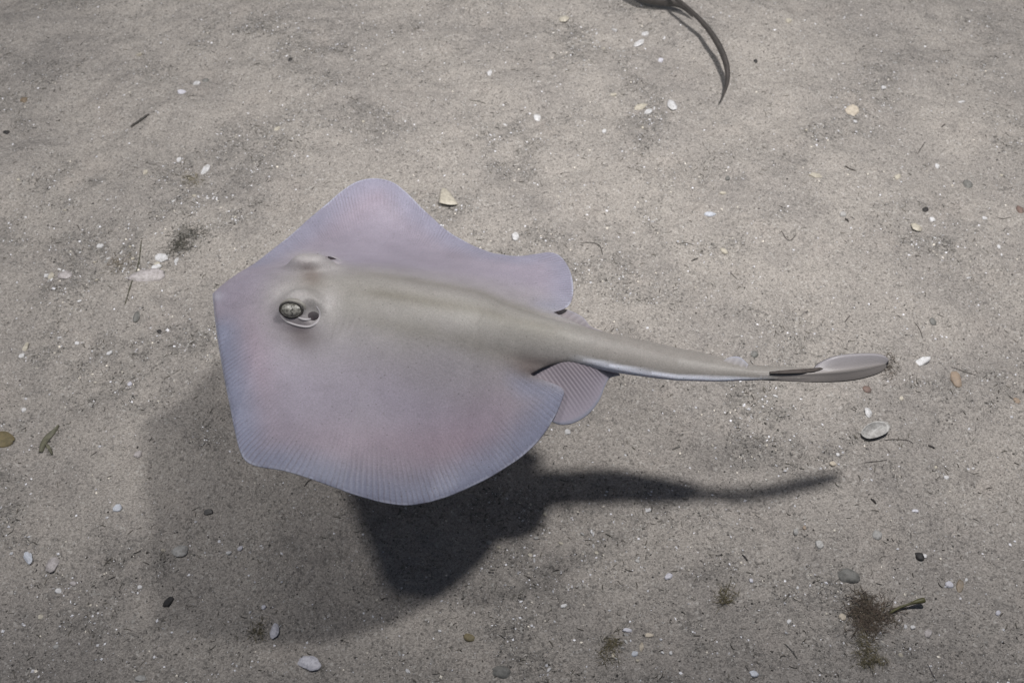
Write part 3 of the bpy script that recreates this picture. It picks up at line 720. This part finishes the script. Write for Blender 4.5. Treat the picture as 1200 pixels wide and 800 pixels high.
# kind, px, py, length px, width px, angle in picture, colour, label, category
ITEMS = [
 ('shell', 788, 120, 16, 10, 80, WHITE, 'bright white oval shell near the tip of the dark strap', 'shell'),
 ('chip', 750, 121, 18, 8, -12, CREAM, 'long cream shell splinter left of the bright white oval shell', 'shell'),
 ('chip', 760, 127, 8, 9, 40, WHITE, 'small white chip touching the long cream splinter', 'shell chip'),
 ('chip', 749, 47, 14, 6, -25, WHITE, 'ragged white coral-like chip below the base of the dark strap', 'shell chip'),
 ('chip', 756, 37, 9, 6, 0, WHITE, 'white chip just above the ragged white chip by the strap', 'shell chip'),
 ('chip', 720, 33, 9, 4, 50, WHITE, 'thin white chip left of the dark strap', 'shell chip'),
 ('chip', 775, 64, 7, 5, 10, LAV, 'lilac white chip under the shadow of the dark strap', 'shell chip'),
 ('shell', 661, 20, 11, 8, -20, CREAM, 'pale cream disc of shell near the top edge', 'shell'),
 ('shell', 630, 133, 9, 8, 0, WHITE, 'small ring-shaped white shell above the far wing', 'shell'),
 ('chip', 719, 109, 9, 4, 0, CREAM, 'narrow pale chip left of the cream splinter', 'shell chip'),
 ('chip', 708, 153, 6, 5, 0, WHITE, 'lone white chip below the cream splinter', 'shell chip'),
 ('chip', 574, 86, 6, 8, 10, WHITE, 'white sliver near the thin dark fibre above the ray', 'shell chip'),
 ('tri', 523, 233, 27, 21, 75, CREAM, 'large cream triangular shell fragment behind the far wing', 'shell'),
 ('chip', 604, 278, 9, 12, 0, WHITE, 'white shell crumb just behind the far rear fin lobe', 'shell chip'),
 ('chip', 325, 153, 9, 4, -20, CREAM, 'flat cream chip left of the far wing tip', 'shell chip'),
 ('chip', 230, 96, 9, 6, 20, WHITE, 'rounded white chip beside a dark speck at upper left', 'shell chip'),
 ('chip', 214, 110, 12, 5, 10, LAV, 'lilac white sliver below the rounded white chip', 'shell chip'),
 ('chip', 162, 62, 8, 4, 0, CREAM, 'pale sliver high in the upper left sand', 'shell chip'),
 ('chip', 240, 197, 8, 14, 15, WHITE, 'upright white flake above the weed tuft on the left', 'shell chip'),
 ('chip', 209, 185, 7, 6, 0, WHITE, 'small white flake left of the upright flake', 'shell chip'),
 ('chip', 171, 204, 6, 6, 0, CREAM, 'pale round crumb alone on the left sand', 'shell chip'),
 ('shell', 173, 323, 40, 15, -8, ROSE, 'big pinkish bivalve shell lying over the green needle', 'shell'),
 ('chip', 188, 301, 17, 9, 15, WHITE, 'white broken shell above the big pinkish bivalve', 'shell'),
 ('chip', 182, 311, 14, 6, -20, WHITE, 'white shard between the broken shell and the pinkish bivalve', 'shell chip'),
 ('chip', 206, 303, 6, 8, 0, WHITE, 'white crumb right of the broken shell', 'shell chip'),
 ('chip', 117, 288, 8, 7, 20, WHITE, 'brilliant white chip with a dark neighbour left of the needle', 'shell chip'),
 ('shell', 76, 322, 13, 13, -60, ROSE, 'pale pinkish shell at the left in a patch of grit', 'shell'),
 ('chip', 60, 324, 7, 9, 0, CREAM, 'cream crumb left of the pale pinkish shell', 'shell chip'),
 ('chip', 54, 323, 6, 5, 0, WHITE, 'white crumb left of the cream crumb in the grit', 'shell chip'),
 ('chip', 29, 407, 6, 14, 10, CREAM, 'upright cream splinter near the left edge', 'shell chip'),
 ('chip', 26, 418, 9, 5, -10, WHITE, 'white bit under the upright cream splinter', 'shell chip'),
 ('chip', 128, 413, 8, 5, -20, WHITE, 'white flake left of the snout', 'shell chip'),
 ('chip', 152, 450, 8, 6, -30, LAV, 'lilac flake on the sand left of the near wing', 'shell chip'),
 ('chip', 89, 400, 6, 5, 10, WHITE, 'white crumb high between needle and left edge', 'shell chip'),
 ('pebble', 26, 477, 6, 6, 0, WHITE, 'tiny round white pebble above the yellow leaf', 'pebble'),
 ('pebble', 160, 671, 1, 1, 0, WHITE, None, None),
 ('chip', 163, 535, 11, 9, -30, ROSE, 'pinkish lump on the edge of the soft shadow', 'pebble'),
 ('chip', 138, 597, 9, 13, 75, BLUE, 'bluish white sliver on the sand at lower left', 'shell chip'),
 ('shell', 31, 650, 18, 10, 62, BLUE, 'bluish white pointed shell at the lower left edge', 'shell'),
 ('shell', 60, 657, 24, 13, -62, ROSE, 'ridged pink shell fragment beside the bluish pointed shell', 'shell'),
 ('shell', 211, 645, 20, 16, -15, LGREY, 'translucent round grey shell inside the soft shadow', 'shell'),
 ('chip', 268, 648, 8, 6, 20, WHITE, 'whitish crumb right of the round grey shell', 'shell chip'),
 ('chip', 282, 643, 6, 8, 20, LAV, 'lilac crumb right of the round grey shell', 'shell chip'),
 ('chip', 164, 688, 7, 6, 0, WHITE, 'white crumb left of the black flake', 'shell chip'),
 ('chip', 67, 690, 8, 8, 30, WHITE, 'white crumb below the ridged pink fragment', 'shell chip'),
 ('chip', 84, 681, 9, 6, 30, ROSE, 'pinkish crumb below the ridged pink fragment', 'shell chip'),
 ('chip', 167, 797, 16, 9, 0, LGREY, 'pale chip cut by the bottom edge', 'shell chip'),
 ('chip', 46, 721, 7, 7, 0, CREAM, 'cream crumb low at the left', 'shell chip'),
 ('pebble', 65, 756, 7, 6, 0, LGREY, 'light grey pebble low at the left', 'pebble'),
 ('chip', 198, 705, 18, 9, -55, BLACK, 'black flake at the left edge of the soft shadow', 'debris'),
 ('chip', 245, 602, 12, 7, 5, BLACK, 'black flake high in the soft shadow', 'debris'),
 ('shell', 364, 780, 27, 19, 22, LAV, 'large lilac white shell near the bottom edge', 'shell'),
 ('shell', 323, 742, 19, 10, -72, LAV, 'upright lilac white shell above the large lilac shell', 'shell'),
 ('chip', 310, 714, 7, 7, 0, LAV, 'lilac crumb above the upright lilac shell', 'shell chip'),
 ('pebble', 550, 748, 14, 11, 20, YEL, 'yellow brown pebble below the dark shadow', 'pebble'),
 ('pebble', 586, 787, 28, 19, 15, GREY, 'dark grey rounded stone at the bottom edge', 'stone'),
 ('chip', 478, 787, 8, 5, 50, WHITE, 'white sliver at the bottom between shell and grey stone', 'shell chip'),
 ('pebble', 573, 634, 7, 6, 0, LGREY, 'tiny grey pebble on the edge of the dark shadow', 'pebble'),
 ('chip', 760, 597, 9, 5, -10, WHITE, 'white chip just below the tail shadow', 'shell chip'),
 ('chip', 747, 658, 6, 5, 20, LGREY, 'pale chip below the white chip by the tail shadow', 'shell chip'),
 ('chip', 665, 506, 8, 8, 50, WHITE, 'curled white shell bit below the near pelvic fin', 'shell chip'),
 ('chip', 628, 630, 7, 5, 20, LGREY, 'pale chip under the tail shadow beside a black speck', 'shell chip'),
 ('chip', 783, 677, 11, 9, -40, LAV, 'bluish cluster chip in the middle of the lower sand', 'shell chip'),
 ('chip', 735, 740, 12, 6, 5, LAV, 'bright lilac chip above a cream chip at the bottom', 'shell chip'),
 ('chip', 760, 748, 12, 6, 0, BUFF, 'cream brown chip right of the bright lilac chip', 'shell chip'),
 ('chip', 751, 761, 6, 11, 10, BUFF, 'upright buff chip below the cream brown chip', 'shell chip'),
 ('chip', 743, 769, 9, 7, 10, BLUE, 'bluish white chip below the buff chip', 'shell chip'),
 ('chip', 661, 712, 9, 5, -20, WHITE, 'glinting white chip left of the lower litter', 'shell chip'),
 ('chip', 785, 768, 5, 7, 30, WHITE, 'small white chip right of the bluish chip', 'shell chip'),
 ('chip', 882, 792, 12, 8, 20, BLUE, 'pale blue chip at the bottom edge', 'shell chip'),
 ('chip', 878, 686, 6, 6, 0, LAV, 'lilac crumb near the small weed tuft', 'shell chip'),
 ('chip', 832, 249, 15, 6, -5, BLUE, 'pale blue triangular shard on clean sand', 'shell chip'),
 ('chip', 848, 295, 7, 9, -20, CREAM, 'cream and orange chip below the blue shard', 'shell chip'),
 ('chip', 848, 223, 9, 4, 0, CREAM, 'flat pale chip above the blue shard', 'shell chip'),
 ('pebble', 853, 207, 6, 5, 0, GREY, 'little dark pebble above the flat pale chip', 'pebble'),
 ('chip', 956, 206, 16, 8, 8, CREAM, 'broad cream flake on the right sand', 'shell'),
 ('chip', 1053, 205, 9, 6, -40, CREAM, 'cream wedge right of the broad cream flake', 'shell chip'),
 ('shell', 1074, 266, 14, 11, 0, CREAM, 'rounded cream shell among dark crumbs on the right', 'shell'),
 ('chip', 1093, 256, 7, 6, 0, WHITE, 'white chip up right of the rounded cream shell', 'shell chip'),
 ('chip', 988, 252, 8, 7, 40, LGREY, 'pale chip beside a slim dark seed on the right', 'shell chip'),
 ('chip', 1153, 257, 8, 4, 0, WHITE, 'white sliver near the right edge', 'shell chip'),
 ('chip', 1170, 290, 5, 5, 0, WHITE, 'white dot of shell near the right edge', 'shell chip'),
 ('pebble', 1136, 212, 12, 10, 0, GREY, 'low grey lump near the right edge', 'pebble'),
 ('pebble', 1195, 247, 9, 10, 0, RED, 'reddish pebble cut by the right edge', 'pebble'),
 ('chip', 1036, 101, 7, 5, 20, WHITE, 'brilliant white chip in the upper right sand', 'shell chip'),
 ('chip', 1126, 121, 8, 3, 0, WHITE, 'thin pale sliver in the upper right sand', 'shell chip'),
 ('chip', 1000, 127, 16, 13, 30, BUFF, 'brown papery shell scrap in the upper right sand', 'shell'),
 ('chip', 1003, 140, 6, 4, 0, WHITE, 'white crumb under the brown papery scrap', 'shell chip'),
 ('chip', 1101, 188, 6, 6, 0, WHITE, 'white crumb above the right shell group', 'shell chip'),
 ('chip', 924, 24, 8, 5, 10, CREAM, 'pale chip right of the dark strap', 'shell chip'),
 ('chip', 1077, 429, 22, 9, -25, WHITE, 'ragged white shell piece beyond the tail fin', 'shell'),
 ('pebble', 1120, 445, 22, 12, 80, ORANGE, 'orange brown oblong pebble right of the ragged white piece', 'pebble'),
 ('pebble', 1014, 460, 11, 9, 10, RED, 'small red brown pebble below the tail fin', 'pebble'),
 ('pebble', 1190, 472, 8, 8, 0, ORANGE, 'small bright orange pebble at the right edge', 'pebble'),
 ('shell', 1015, 489, 9, 10, 0, WHITE, 'tiny coiled white shell above the oval shell', 'shell'),
 ('cup', 1022, 510, 34, 16, -18, LGREY, 'oval grey shell half lying open below the tail fin', 'shell'),
 ('chip', 1056, 468, 6, 5, 0, CREAM, 'pale crumb right of the red brown pebble', 'shell chip'),
 ('chip', 973, 550, 8, 8, 0, BUFF, 'yellowish crumb right of the tail shadow tip', 'shell chip'),
 ('chip', 978, 540, 5, 5, 0, WHITE, 'white crumb above the yellowish crumb', 'shell chip'),
 ('chip', 1106, 564, 7, 5, 0, WHITE, 'white crumb on the lower right sand', 'shell chip'),
 ('pebble', 1025, 632, 12, 11, 0, LGREY, 'round speckled grey pebble above the brown weed', 'pebble'),
 ('pebble', 1076, 654, 11, 11, 0, BLACK, 'shiny black round pebble on the lower right sand', 'pebble'),
 ('chip', 1082, 654, 5, 7, 80, WHITE, 'white chip stuck to the shiny black pebble', 'shell chip'),
 ('pebble', 990, 679, 30, 19, 20, GREY, 'flat dark grey stone above the brown weed', 'stone'),
 ('chip', 1111, 687, 11, 8, 10, LAV, 'lilac chip beside a brown scrap at lower right', 'shell chip'),
 ('chip', 1123, 689, 8, 16, 20, BROWN, 'brown scrap beside the lilac chip', 'debris'),
 ('chip', 1131, 681, 4, 6, 20, WHITE, 'white spark of shell above the brown scrap', 'shell chip'),
 ('chip', 986, 725, 11, 9, 10, BUFF, 'buff flake left of the brown weed', 'shell chip'),
 ('chip', 1085, 745, 9, 11, 30, ROSE, 'pinkish chip right of the brown weed', 'shell chip'),
 ('chip', 1067, 738, 7, 6, 0, WHITE, 'white crumb right of the brown weed', 'shell chip'),
 ('chip', 1059, 737, 5, 6, 0, WHITE, 'small white crumb nearest the brown weed', 'shell chip'),
 ('chip', 932, 625, 8, 10, 40, LGREY, 'grey white chip with an orange speck', 'shell chip'),
 ('chip', 941, 622, 5, 5, 0, ORANGE, 'orange speck beside the grey white chip', 'shell chip'),
 ('chip', 958, 642, 12, 10, 45, LGREY, 'crumbly pale shell cluster below the orange speck', 'shell chip'),
 ('chip', 923, 731, 6, 6, 0, WHITE, 'white crumb left of the buff flake', 'shell chip'),
 ('chip', 1069, 604, 8, 4, 0, LAV, 'lilac sliver above the shiny black pebble', 'shell chip'),
 ('chip', 1165, 723, 7, 7, 30, LAV, 'lilac crumb far down at the right', 'shell chip'),
 ('pebble', 160, 370, 8, 14, 0, GREY, 'upright dark grey pebble left of the snout', 'pebble'),
 ('pebble', 186, 387, 6, 5, 0, BLACK, 'small black pebble near the snout', 'pebble'),
 ('pebble', 341, 74, 5, 5, 0, BLACK, 'black speck of stone on the upper sand', 'pebble'),
 ('pebble', 240, 91, 8, 5, -20, GREY, 'dark pebble beside the rounded white chip', 'pebble'),
 ('pebble', 27, 114, 10, 6, -15, BROWN, 'brown smear of pebble at the upper left', 'pebble'),
 ('pebble', 6, 152, 7, 6, -40, BLACK, 'black pebble at the left edge', 'pebble'),
 ('pebble', 883, 417, 11, 8, 0, GREY, 'dark grey pebble beside the tail', 'pebble'),
 ('pebble', 1092, 379, 8, 8, 0, GREY, 'grey pebble on the right above the ragged white piece', 'pebble'),
 ('pebble', 887, 65, 5, 5, 0, BLACK, 'black dot of stone right of the strap', 'pebble'),
 ('pebble', 1085, 244, 7, 6, 30, BLACK, 'black crumb above the rounded cream shell', 'pebble'),
]
for i, (kd, x, y, ln, wd, an, colp, lab, cat) in enumerate(ITEMS):
    if lab is None: continue
    P, rz, Lm = ends(x, y, ln, an); Wm = cross_len(x, y, wd, an)
    zz = zg1(P[0], P[1])
    nm = {'tri': 'shell', 'shell': 'shell', 'cup': 'shell', 'chip': 'shell_chip', 'pebble': 'pebble'}[kd]
    if cat == 'stone': nm = 'stone'
    if cat == 'debris': nm = 'debris_flake'
    if kd == 'shell': o = shell_obj(nm, Lm, Wm, .22*min(Lm, Wm), *colp, i); dz = .0006
    elif kd == 'tri': o = tri_obj(nm, Lm, Wm, *colp); dz = .0004
    elif kd == 'cup': o = shell_obj(nm, Lm, Wm, .0038, *colp, i, .05, True); dz = .0014
    elif kd == 'chip': o = chip_obj(nm, Lm*1.05, Wm*1.05, min(.0015, .22*min(Lm, Wm)), *colp, i, 7 if max(ln, wd) < 8 else 11); dz = .0001
    else: o = pebble_obj(nm, Lm, Wm, .32*min(Lm, Wm), *colp, i+3); dz = (-.19 if cat == 'stone' else -.05)*min(Lm, Wm)
    put(o, (P[0], P[1], zz+dz), rz, (random.uniform(-.24, .24), random.uniform(-.24, .24)))
    grp = {'shell': 'shells on the sand', 'shell chip': 'shell chips on the sand', 'pebble': 'pebbles on the sand', 'stone': 'stones on the sand', 'debris': 'dark flakes on the sand'}[cat]
    tag(o, lab, cat, grp)

# ---- small broken flakes that nothing tells apart, half sunk in the grit
pts = scatter(260, lambda p: 0.04+0.96*p**1.5, 77); rr_ = random.Random(78); flakes = []
cl_ = [(188, 306, 16, 7), (70, 322, 16, 6), (130, 300, 22, 12), (735, 45, 22, 10), (235, 232, 16, 6), (650, 640, 40, 18), (745, 765, 16, 12)]
pts = np.concatenate([pts[:80]]+[np.array([at(c[0]+RNG.normal(0, c[2]), c[1]+RNG.normal(0, c[3]))[:2] for _ in range(8)]) for c in cl_])
for q in range(len(pts)):
    x, y = pts[q]; px_, py_ = project(np.array([x, y, 0.0]))
    if not (15 < px_ < 1185 and 15 < py_ < 785): continue
    if len(flakes) < 8:
        o = chip_obj('shell_flake', rr_.uniform(.0028, .0046), rr_.uniform(.0018, .0032), .0007, *((WHITE, LGREY, CREAM, WHITE)[q % 4]), 500+q, 8)
    else:
        o = flakes[rr_.randrange(8)].copy(); COL.objects.link(o)
    flakes.append(o); put(o, (x, y, zg1(x, y)+.0001), rr_.uniform(0, 6.28), (rr_.uniform(-.5, .5), rr_.uniform(-.5, .5)))
    tag(o, 'tiny broken shell flake half sunk in the dark grit', 'shell flake', 'tiny broken shell flakes half sunk in the grit')

# ---- twigs, needles and fibres that can be picked out singly
def gpath(px, lift):
    P = np.array([at(*p) for p in px]); P[:, 2] = 0
    P = resample(P, .0008, False)
    P[:, 2] = zground(P[:, 0], P[:, 1])+lift
    return P
TW_ = [
 ([(153, 147), (164, 142), (176, 138)], 3.2, (.045, .04, .035), 'stubby dark twig in the upper left sand', 'twig'),
 ([(167, 284), (163, 303), (158, 322), (151, 343), (146, 357)], 1.4, (.07, .068, .04), 'straight green brown needle lying under the pinkish bivalve', 'needle'),
 ([(680, 287), (692, 286), (702, 290), (706, 302)], 1.2, (.10, .09, .08), 'hooked dark fibre behind the far rear fin lobe', 'fibre'),
 ([(793, 289), (802, 287), (812, 289)], 1.1, (.10, .09, .08), 'short arched fibre right of the hooked fibre', 'fibre'),
 ([(810, 308), (818, 304)], 1.6, (.05, .045, .04), 'short stout dark bit below the arched fibre', 'twig'),
 ([(915, 273), (920, 280), (926, 283), (932, 278)], 1.0, (.06, .05, .045), 'curled thin fibre in clean sand on the right', 'fibre'),
 ([(856, 319), (860, 324), (863, 328)], .9, (.09, .08, .07), 'tiny slanting fibre below the cream and orange chip', 'fibre'),
 ([(550, 117), (560, 118), (569, 121)], 1.0, (.12, .11, .09), 'thin pale brown fibre above the far wing', 'fibre'),
 ([(991, 193), (997, 197), (1003, 199)], 1.7, (.06, .05, .04), 'short dark stick above the broad cream flake', 'twig'),
 ([(1077, 176), (1080, 171), (1084, 166)], 1.1, (.09, .08, .07), 'slanted fibre in the upper right sand', 'fibre'),
 ([(1103, 150), (1107, 147)], 1.5, (.06, .05, .045), 'small dark dash in the upper right sand', 'twig'),
 ([(1105, 57), (1116, 55)], 1.1, (.11, .10, .09), 'dark dash near the top right', 'twig'),
 ([(990, 257), (994, 261)], 2.2, (.04, .035, .03), 'slim dark seed beside the pale chip on the right', 'seed'),
 ([(1167, 255), (1175, 257), (1184, 256)], .9, (.09, .08, .07), 'thin curved fibre by the right edge', 'fibre'),
 ([(1035, 518), (1050, 517), (1062, 519), (1068, 523)], 1.2, (.07, .06, .055), 'long thin twig right of the open oval shell', 'twig'),
 ([(1086, 525), (1094, 528)], 2.3, (.05, .042, .04), 'stout dark bit right of the long thin twig', 'twig'),
 ([(1010, 549), (1025, 546), (1037, 543)], 1.3, (.09, .08, .075), 'dark wisp below the open oval shell', 'twig'),
 ([(1017, 591), (1023, 597)], 2.2, (.03, .026, .024), 'black stub low below the oval shell', 'twig'),
 ([(1085, 780), (1090, 791), (1096, 800)], 1.3, (.09, .08, .08), 'dark stem running off the bottom right', 'twig'),
 ([(918, 757), (927, 766), (933, 774)], 1.6, (.10, .095, .09), 'dark stem left of the brown weed', 'twig'),
 ([(357, 572), (362, 566), (370, 562)], 1.3, (.07, .06, .055), 'bent dark twig just under the near wing edge', 'twig'),
 ([(120, 660), (127, 654), (131, 652)], 1.4, (.07, .06, .05), 'little dark twig in the lower left sand', 'twig'),
 ([(1115, 432), (1128, 436), (1142, 441)], 1.0, (.09, .08, .07), 'thin dark fibre above the orange brown pebble', 'fibre'),
 ([(1012, 418), (1025, 420)], 1.3, (.10, .09, .08), None, None),
 ([(1070, 381), (1077, 388), (1080, 398)], 1.0, (.08, .07, .06), 'faint bent fibre right of the tail fin', 'fibre'),
 ([(990, 377), (994, 372), (996, 370)], 1.2, (.07, .06, .055), 'tiny dark twig above the tail fin', 'twig'),
 ([(788, 525), (797, 523)], 2.0, (.13, .12, .11), 'faint brown smudge of twig below the tail', 'twig'),
 ([(855, 683), (852, 693), (848, 702)], .9, (.08, .075, .05), 'thin stalk standing in the small weed tuft', 'stalk'),
 ([(868, 655), (874, 662)], 2.0, (.035, .03, .03), 'black splinter above the small weed tuft', 'twig'),
]
for px_, wpx, c, lab, cat in TW_:
    if lab is None: continue
    rad = wpx*0.5*scale_at(*px_[0])
    P = gpath(px_ if len(px_) > 2 else [px_[0], ((px_[0][0]+px_[1][0])/2+.4, (px_[0][1]+px_[1][1])/2-.4), px_[1]], rad*.8)
    t = np.linspace(0, 1, len(P)); rv = rad*(.45+.55*np.sin(math.pi*(.15+.75*t)))*(1+.18*np.sin(t*31+px_[0][0]))
    c0 = P[len(P)//2].copy(); o = tube({'fibre': 'plant_fibre', 'needle': 'seagrass_needle', 'twig': 'twig', 'seed': 'seed', 'stalk': 'weed_stalk'}[cat], P-c0, rv, stone_mat(c, rough=.7), None, 7)
    o.location = c0; tag(o, lab, cat, 'twigs and fibres on the sand')

# ---- the dark curved strap at the top, rising from its buried tip
pp_ = [(844, 119), (849.5, 107), (852.5, 94), (852, 80), (848, 66), (841, 51), (831, 36), (819, 22), (805, 9), (790, -3), (772, -15)]
hz = [0.0015, .003, .005, .009, .013, .017, .020, .023, .025, .026, .027]
P = np.array([at(p[0], p[1], h) for p, h in zip(pp_, hz)]); P = resample(P, .0012, False)
t = np.linspace(0, 1, len(P)); rv = .0002+.0028*np.sin(np.clip(t*3.0, 0, 1)*math.pi/2)**.9*(1-.38*sm(.35, .85, t))
c0 = P[0].copy(); st = tube('weed_strap', P-c0, rv, stone_mat((.028, .024, .022), (.05, .042, .038), .5, 260), None, 12, 1.25); st.location = c0
tag(st, 'dark curved strap of weed arching in from the top edge', 'seaweed')
pp_ = [(812, 20), (801, 8), (788, 2), (770, 0), (752, -4), (735, -14)]
P = np.array([at(p[0], p[1], h) for p, h in zip(pp_, [.004, .010, .013, .014, .016, .018])]); P = resample(P, .0012, False)
t = np.linspace(0, 1, len(P)); c0 = P[0].copy()
st = tube('weed_strap', P-c0, .0008+.0042*np.clip(t*2.5, 0, 1), stone_mat((.028, .024, .022), (.05, .042, .038), .5, 260), None, 12, 1.2); st.location = c0
tag(st, 'short dark weed frond lying under the curved strap at top edge', 'seaweed')

# ---- soft tufts of weed: bundles of fine strands, one object each
def tuft(cx, cy, blobs, c, lab, seed, strands, ln, rad):
    r = np.random.default_rng(seed); c0 = at(cx, cy); z0 = zg1(c0[0], c0[1]); V = []; F_ = []; cc = []; K = 6
    for q in range(strands):
        bxy = blobs[r.integers(len(blobs))]; p = at(bxy[0]+r.normal(0, bxy[2]), bxy[1]+r.normal(0, bxy[3]))
        a = r.uniform(0, 2*math.pi); el = r.uniform(.05, .7); l = ln*r.uniform(.4, 1.2); cu = r.normal(0, 1.2); h = zg1(p[0], p[1])+.0004
        x, y = p[0], p[1]; col_ = np.array(c[r.integers(len(c))])*r.uniform(.6, 1.3); b0 = len(V)
        for k in range(K):
            t = k/(K-1); rr = rad*(1-.75*t); nx_, ny_ = -math.sin(a), math.cos(a)
            V += [(x+nx_*rr-c0[0], y+ny_*rr-c0[1], h-z0), (x-nx_*rr-c0[0], y-ny_*rr-c0[1], h-z0), (x-c0[0], y-c0[1], h+rr*1.6-z0)]; cc += [col_]*3
            x += math.cos(a)*math.cos(el)*l/K; y += math.sin(a)*math.cos(el)*l/K; h += math.sin(el)*l/K; a += cu/K; el *= .75
        for k in range(K-1):
            for j in range(3): u, v = b0+k*3+j, b0+k*3+(j+1) % 3; F_.append((u, v, v+3, u+3))
    o = mesh_np('weed_tuft', V, F_, FIB, None, {'pigment': np.array(cc)}); o.location = (c0[0], c0[1], z0)
    return tag(o, lab, 'weed', 'weed tufts on the sand')
BR = [(.165, .125, .10), (.13, .10, .075), (.18, .15, .11)]; GB = [(.20, .17, .10), (.16, .14, .085), (.22, .19, .13)]
tuft(1020, 728, [(1012, 712, 9, 8), (1030, 722, 11, 8), (1018, 735, 10, 8), (1008, 720, 8, 10)], BR, 'large fuzzy brown weed tuft at lower right', 31, 620, .012, .00020)
tuft(1010, 765, [(1012, 755, 6, 8), (1013, 770, 7, 5), (1020, 778, 9, 3)], GB, 'olive weed tail hanging below the large brown tuft', 32, 200, .009, .0002)
tuft(712, 766, [(712, 770, 6, 7), (718, 755, 5, 5)], GB, 'small brownish weed tuft near the lilac chips at bottom', 33, 140, .007, .0002)
tuft(850, 703, [(850, 702, 7, 6), (846, 710, 5, 3)], GB, 'thin olive weed tuft with a standing stalk', 34, 110, .008, .00018)
tuft(222, 278, [(225, 275, 9, 4), (216, 284, 8, 4), (206, 290, 7, 5)], [(.10, .095, .075), (.075, .07, .055)], 'grey green weed tuft above the pinkish bivalve', 35, 260, .008, .0002)
tuft(228, 209, [(226, 210, 6, 4)], GB, 'tiny olive weed tuft below the upright white flake', 36, 80, .006, .0002)
tuft(306, 741, [(305, 742, 5, 6)], GB, 'small weed tuft left of the upright lilac shell', 37, 70, .006, .0002)
tuft(140, 308, [(140, 308, 9, 5)], [(.20, .155, .09), (.16, .13, .08)], 'sparse yellow brown weed wisp left of the needle', 38, 70, .006, .00018)
tuft(1040, 437, [(1040, 432, 7, 8)], [(.15, .12, .095), (.12, .1, .08)], 'brown weed wisp under the tip of the tail fin', 39, 90, .008, .0002)
# stalk poking out of the large tuft
P = gpath([(1040, 722), (1052, 717), (1064, 714), (1078, 711)], .0012); P[:, 2] += np.linspace(0, .006, len(P)); t = np.linspace(0, 1, len(P)); c0 = P[0].copy()
o = tube('weed_stalk', P-c0, .0009+.0011*sm(.55, .9, t)*(1-sm(.93, 1.02, t)*.6), stone_mat((.085, .08, .03), (.06, .055, .025), .5), None, 8); o.location = c0
tag(o, 'club-ended olive stalk sticking out of the large brown tuft', 'weed')
# leaves
def leaf_strip(px, wpx, c, c2, lab, lift=.0012):
    P = gpath(px, lift); n = len(P); T = np.gradient(P, axis=0); nr_ = np.stack([-T[:, 1], T[:, 0], 0*T[:, 0]], -1); nr_ /= np.linalg.norm(nr_, axis=1)[:, None]
    sc = scale_at(*px[0]); t = np.linspace(0, 1, n); wv = wpx*.5*sc*np.sin(math.pi*(.1+.86*t))**.7; V = []
    for k, q in enumerate((-1, -.5, 0, .5, 1)):
        V.append(P+nr_*(q*wv)[:, None]+np.array((0, 0, 1))*(.0010*(1-abs(q))+.0005*np.sin(t*9+q*3))[:, None])
    V = np.array(V).reshape(-1, 3); m = len(V); I = np.arange(m).reshape(5, n); c0 = P[n//2].copy()
    f = np.stack([I[:-1, :-1], I[1:, :-1], I[1:, 1:], I[:-1, 1:]], -1).reshape(-1, 4)
    rim = np.concatenate([I[0], I[1:, -1], I[-1, -2::-1], I[-2:0:-1, 0]]); r2 = np.roll(rim, -1)
    o = mesh_np('leaf_scrap', np.concatenate([V, V-np.array((0, 0, .0005))])-c0, np.concatenate([f[:, ::-1], f+m, np.stack([rim, rim+m, r2+m, r2], -1)]), stone_mat(c, c2, .6))
    o.location = c0; return tag(o, lab, 'leaf')
leaf_strip([(-14, 514), (-4, 513), (6, 515), (16, 517)], 22, (.17, .135, .07), (.12, .10, .055), 'yellow brown leaf cut by the left edge')
leaf_strip([(47, 529), (50, 519), (55, 511), (62, 504), (69, 498)], 8, (.13, .125, .085), (.09, .085, .06), 'dull green forked weed scrap near the left edge')
leaf_strip([(52, 518), (57, 524), (60, 531)], 4, (.13, .125, .085), (.09, .085, .06), 'short side piece of the dull green weed scrap')

# ---- the faintly turbid water itself
hx = 75.0; V = [(x, y, z) for x in (-hx, hx) for y in (-hx, hx) for z in (-1.2, 1.10)]
hm = bpy.data.materials.new('turbid_water'); hm.use_nodes = True; hn = hm.node_tree
hn.nodes.remove(hn.nodes['Principled BSDF']); vp = hn.nodes.new('ShaderNodeVolumePrincipled')
vp.inputs['Color'].default_value = (.84, .83, .81, 1); vp.inputs['Density'].default_value = 0.05; vp.inputs['Anisotropy'].default_value = 0.0
hn.links.new(vp.outputs[0], hn.nodes['Material Output'].inputs['Volume'])
hz_ = mesh_np('haze', V, [(0, 1, 3, 2), (4, 6, 7, 5), (0, 4, 5, 1), (2, 3, 7, 6), (0, 2, 6, 4), (1, 5, 7, 3)], hm, smooth=False)
tag(hz_, 'faintly turbid sea water round the ray', None, None, 'stuff')
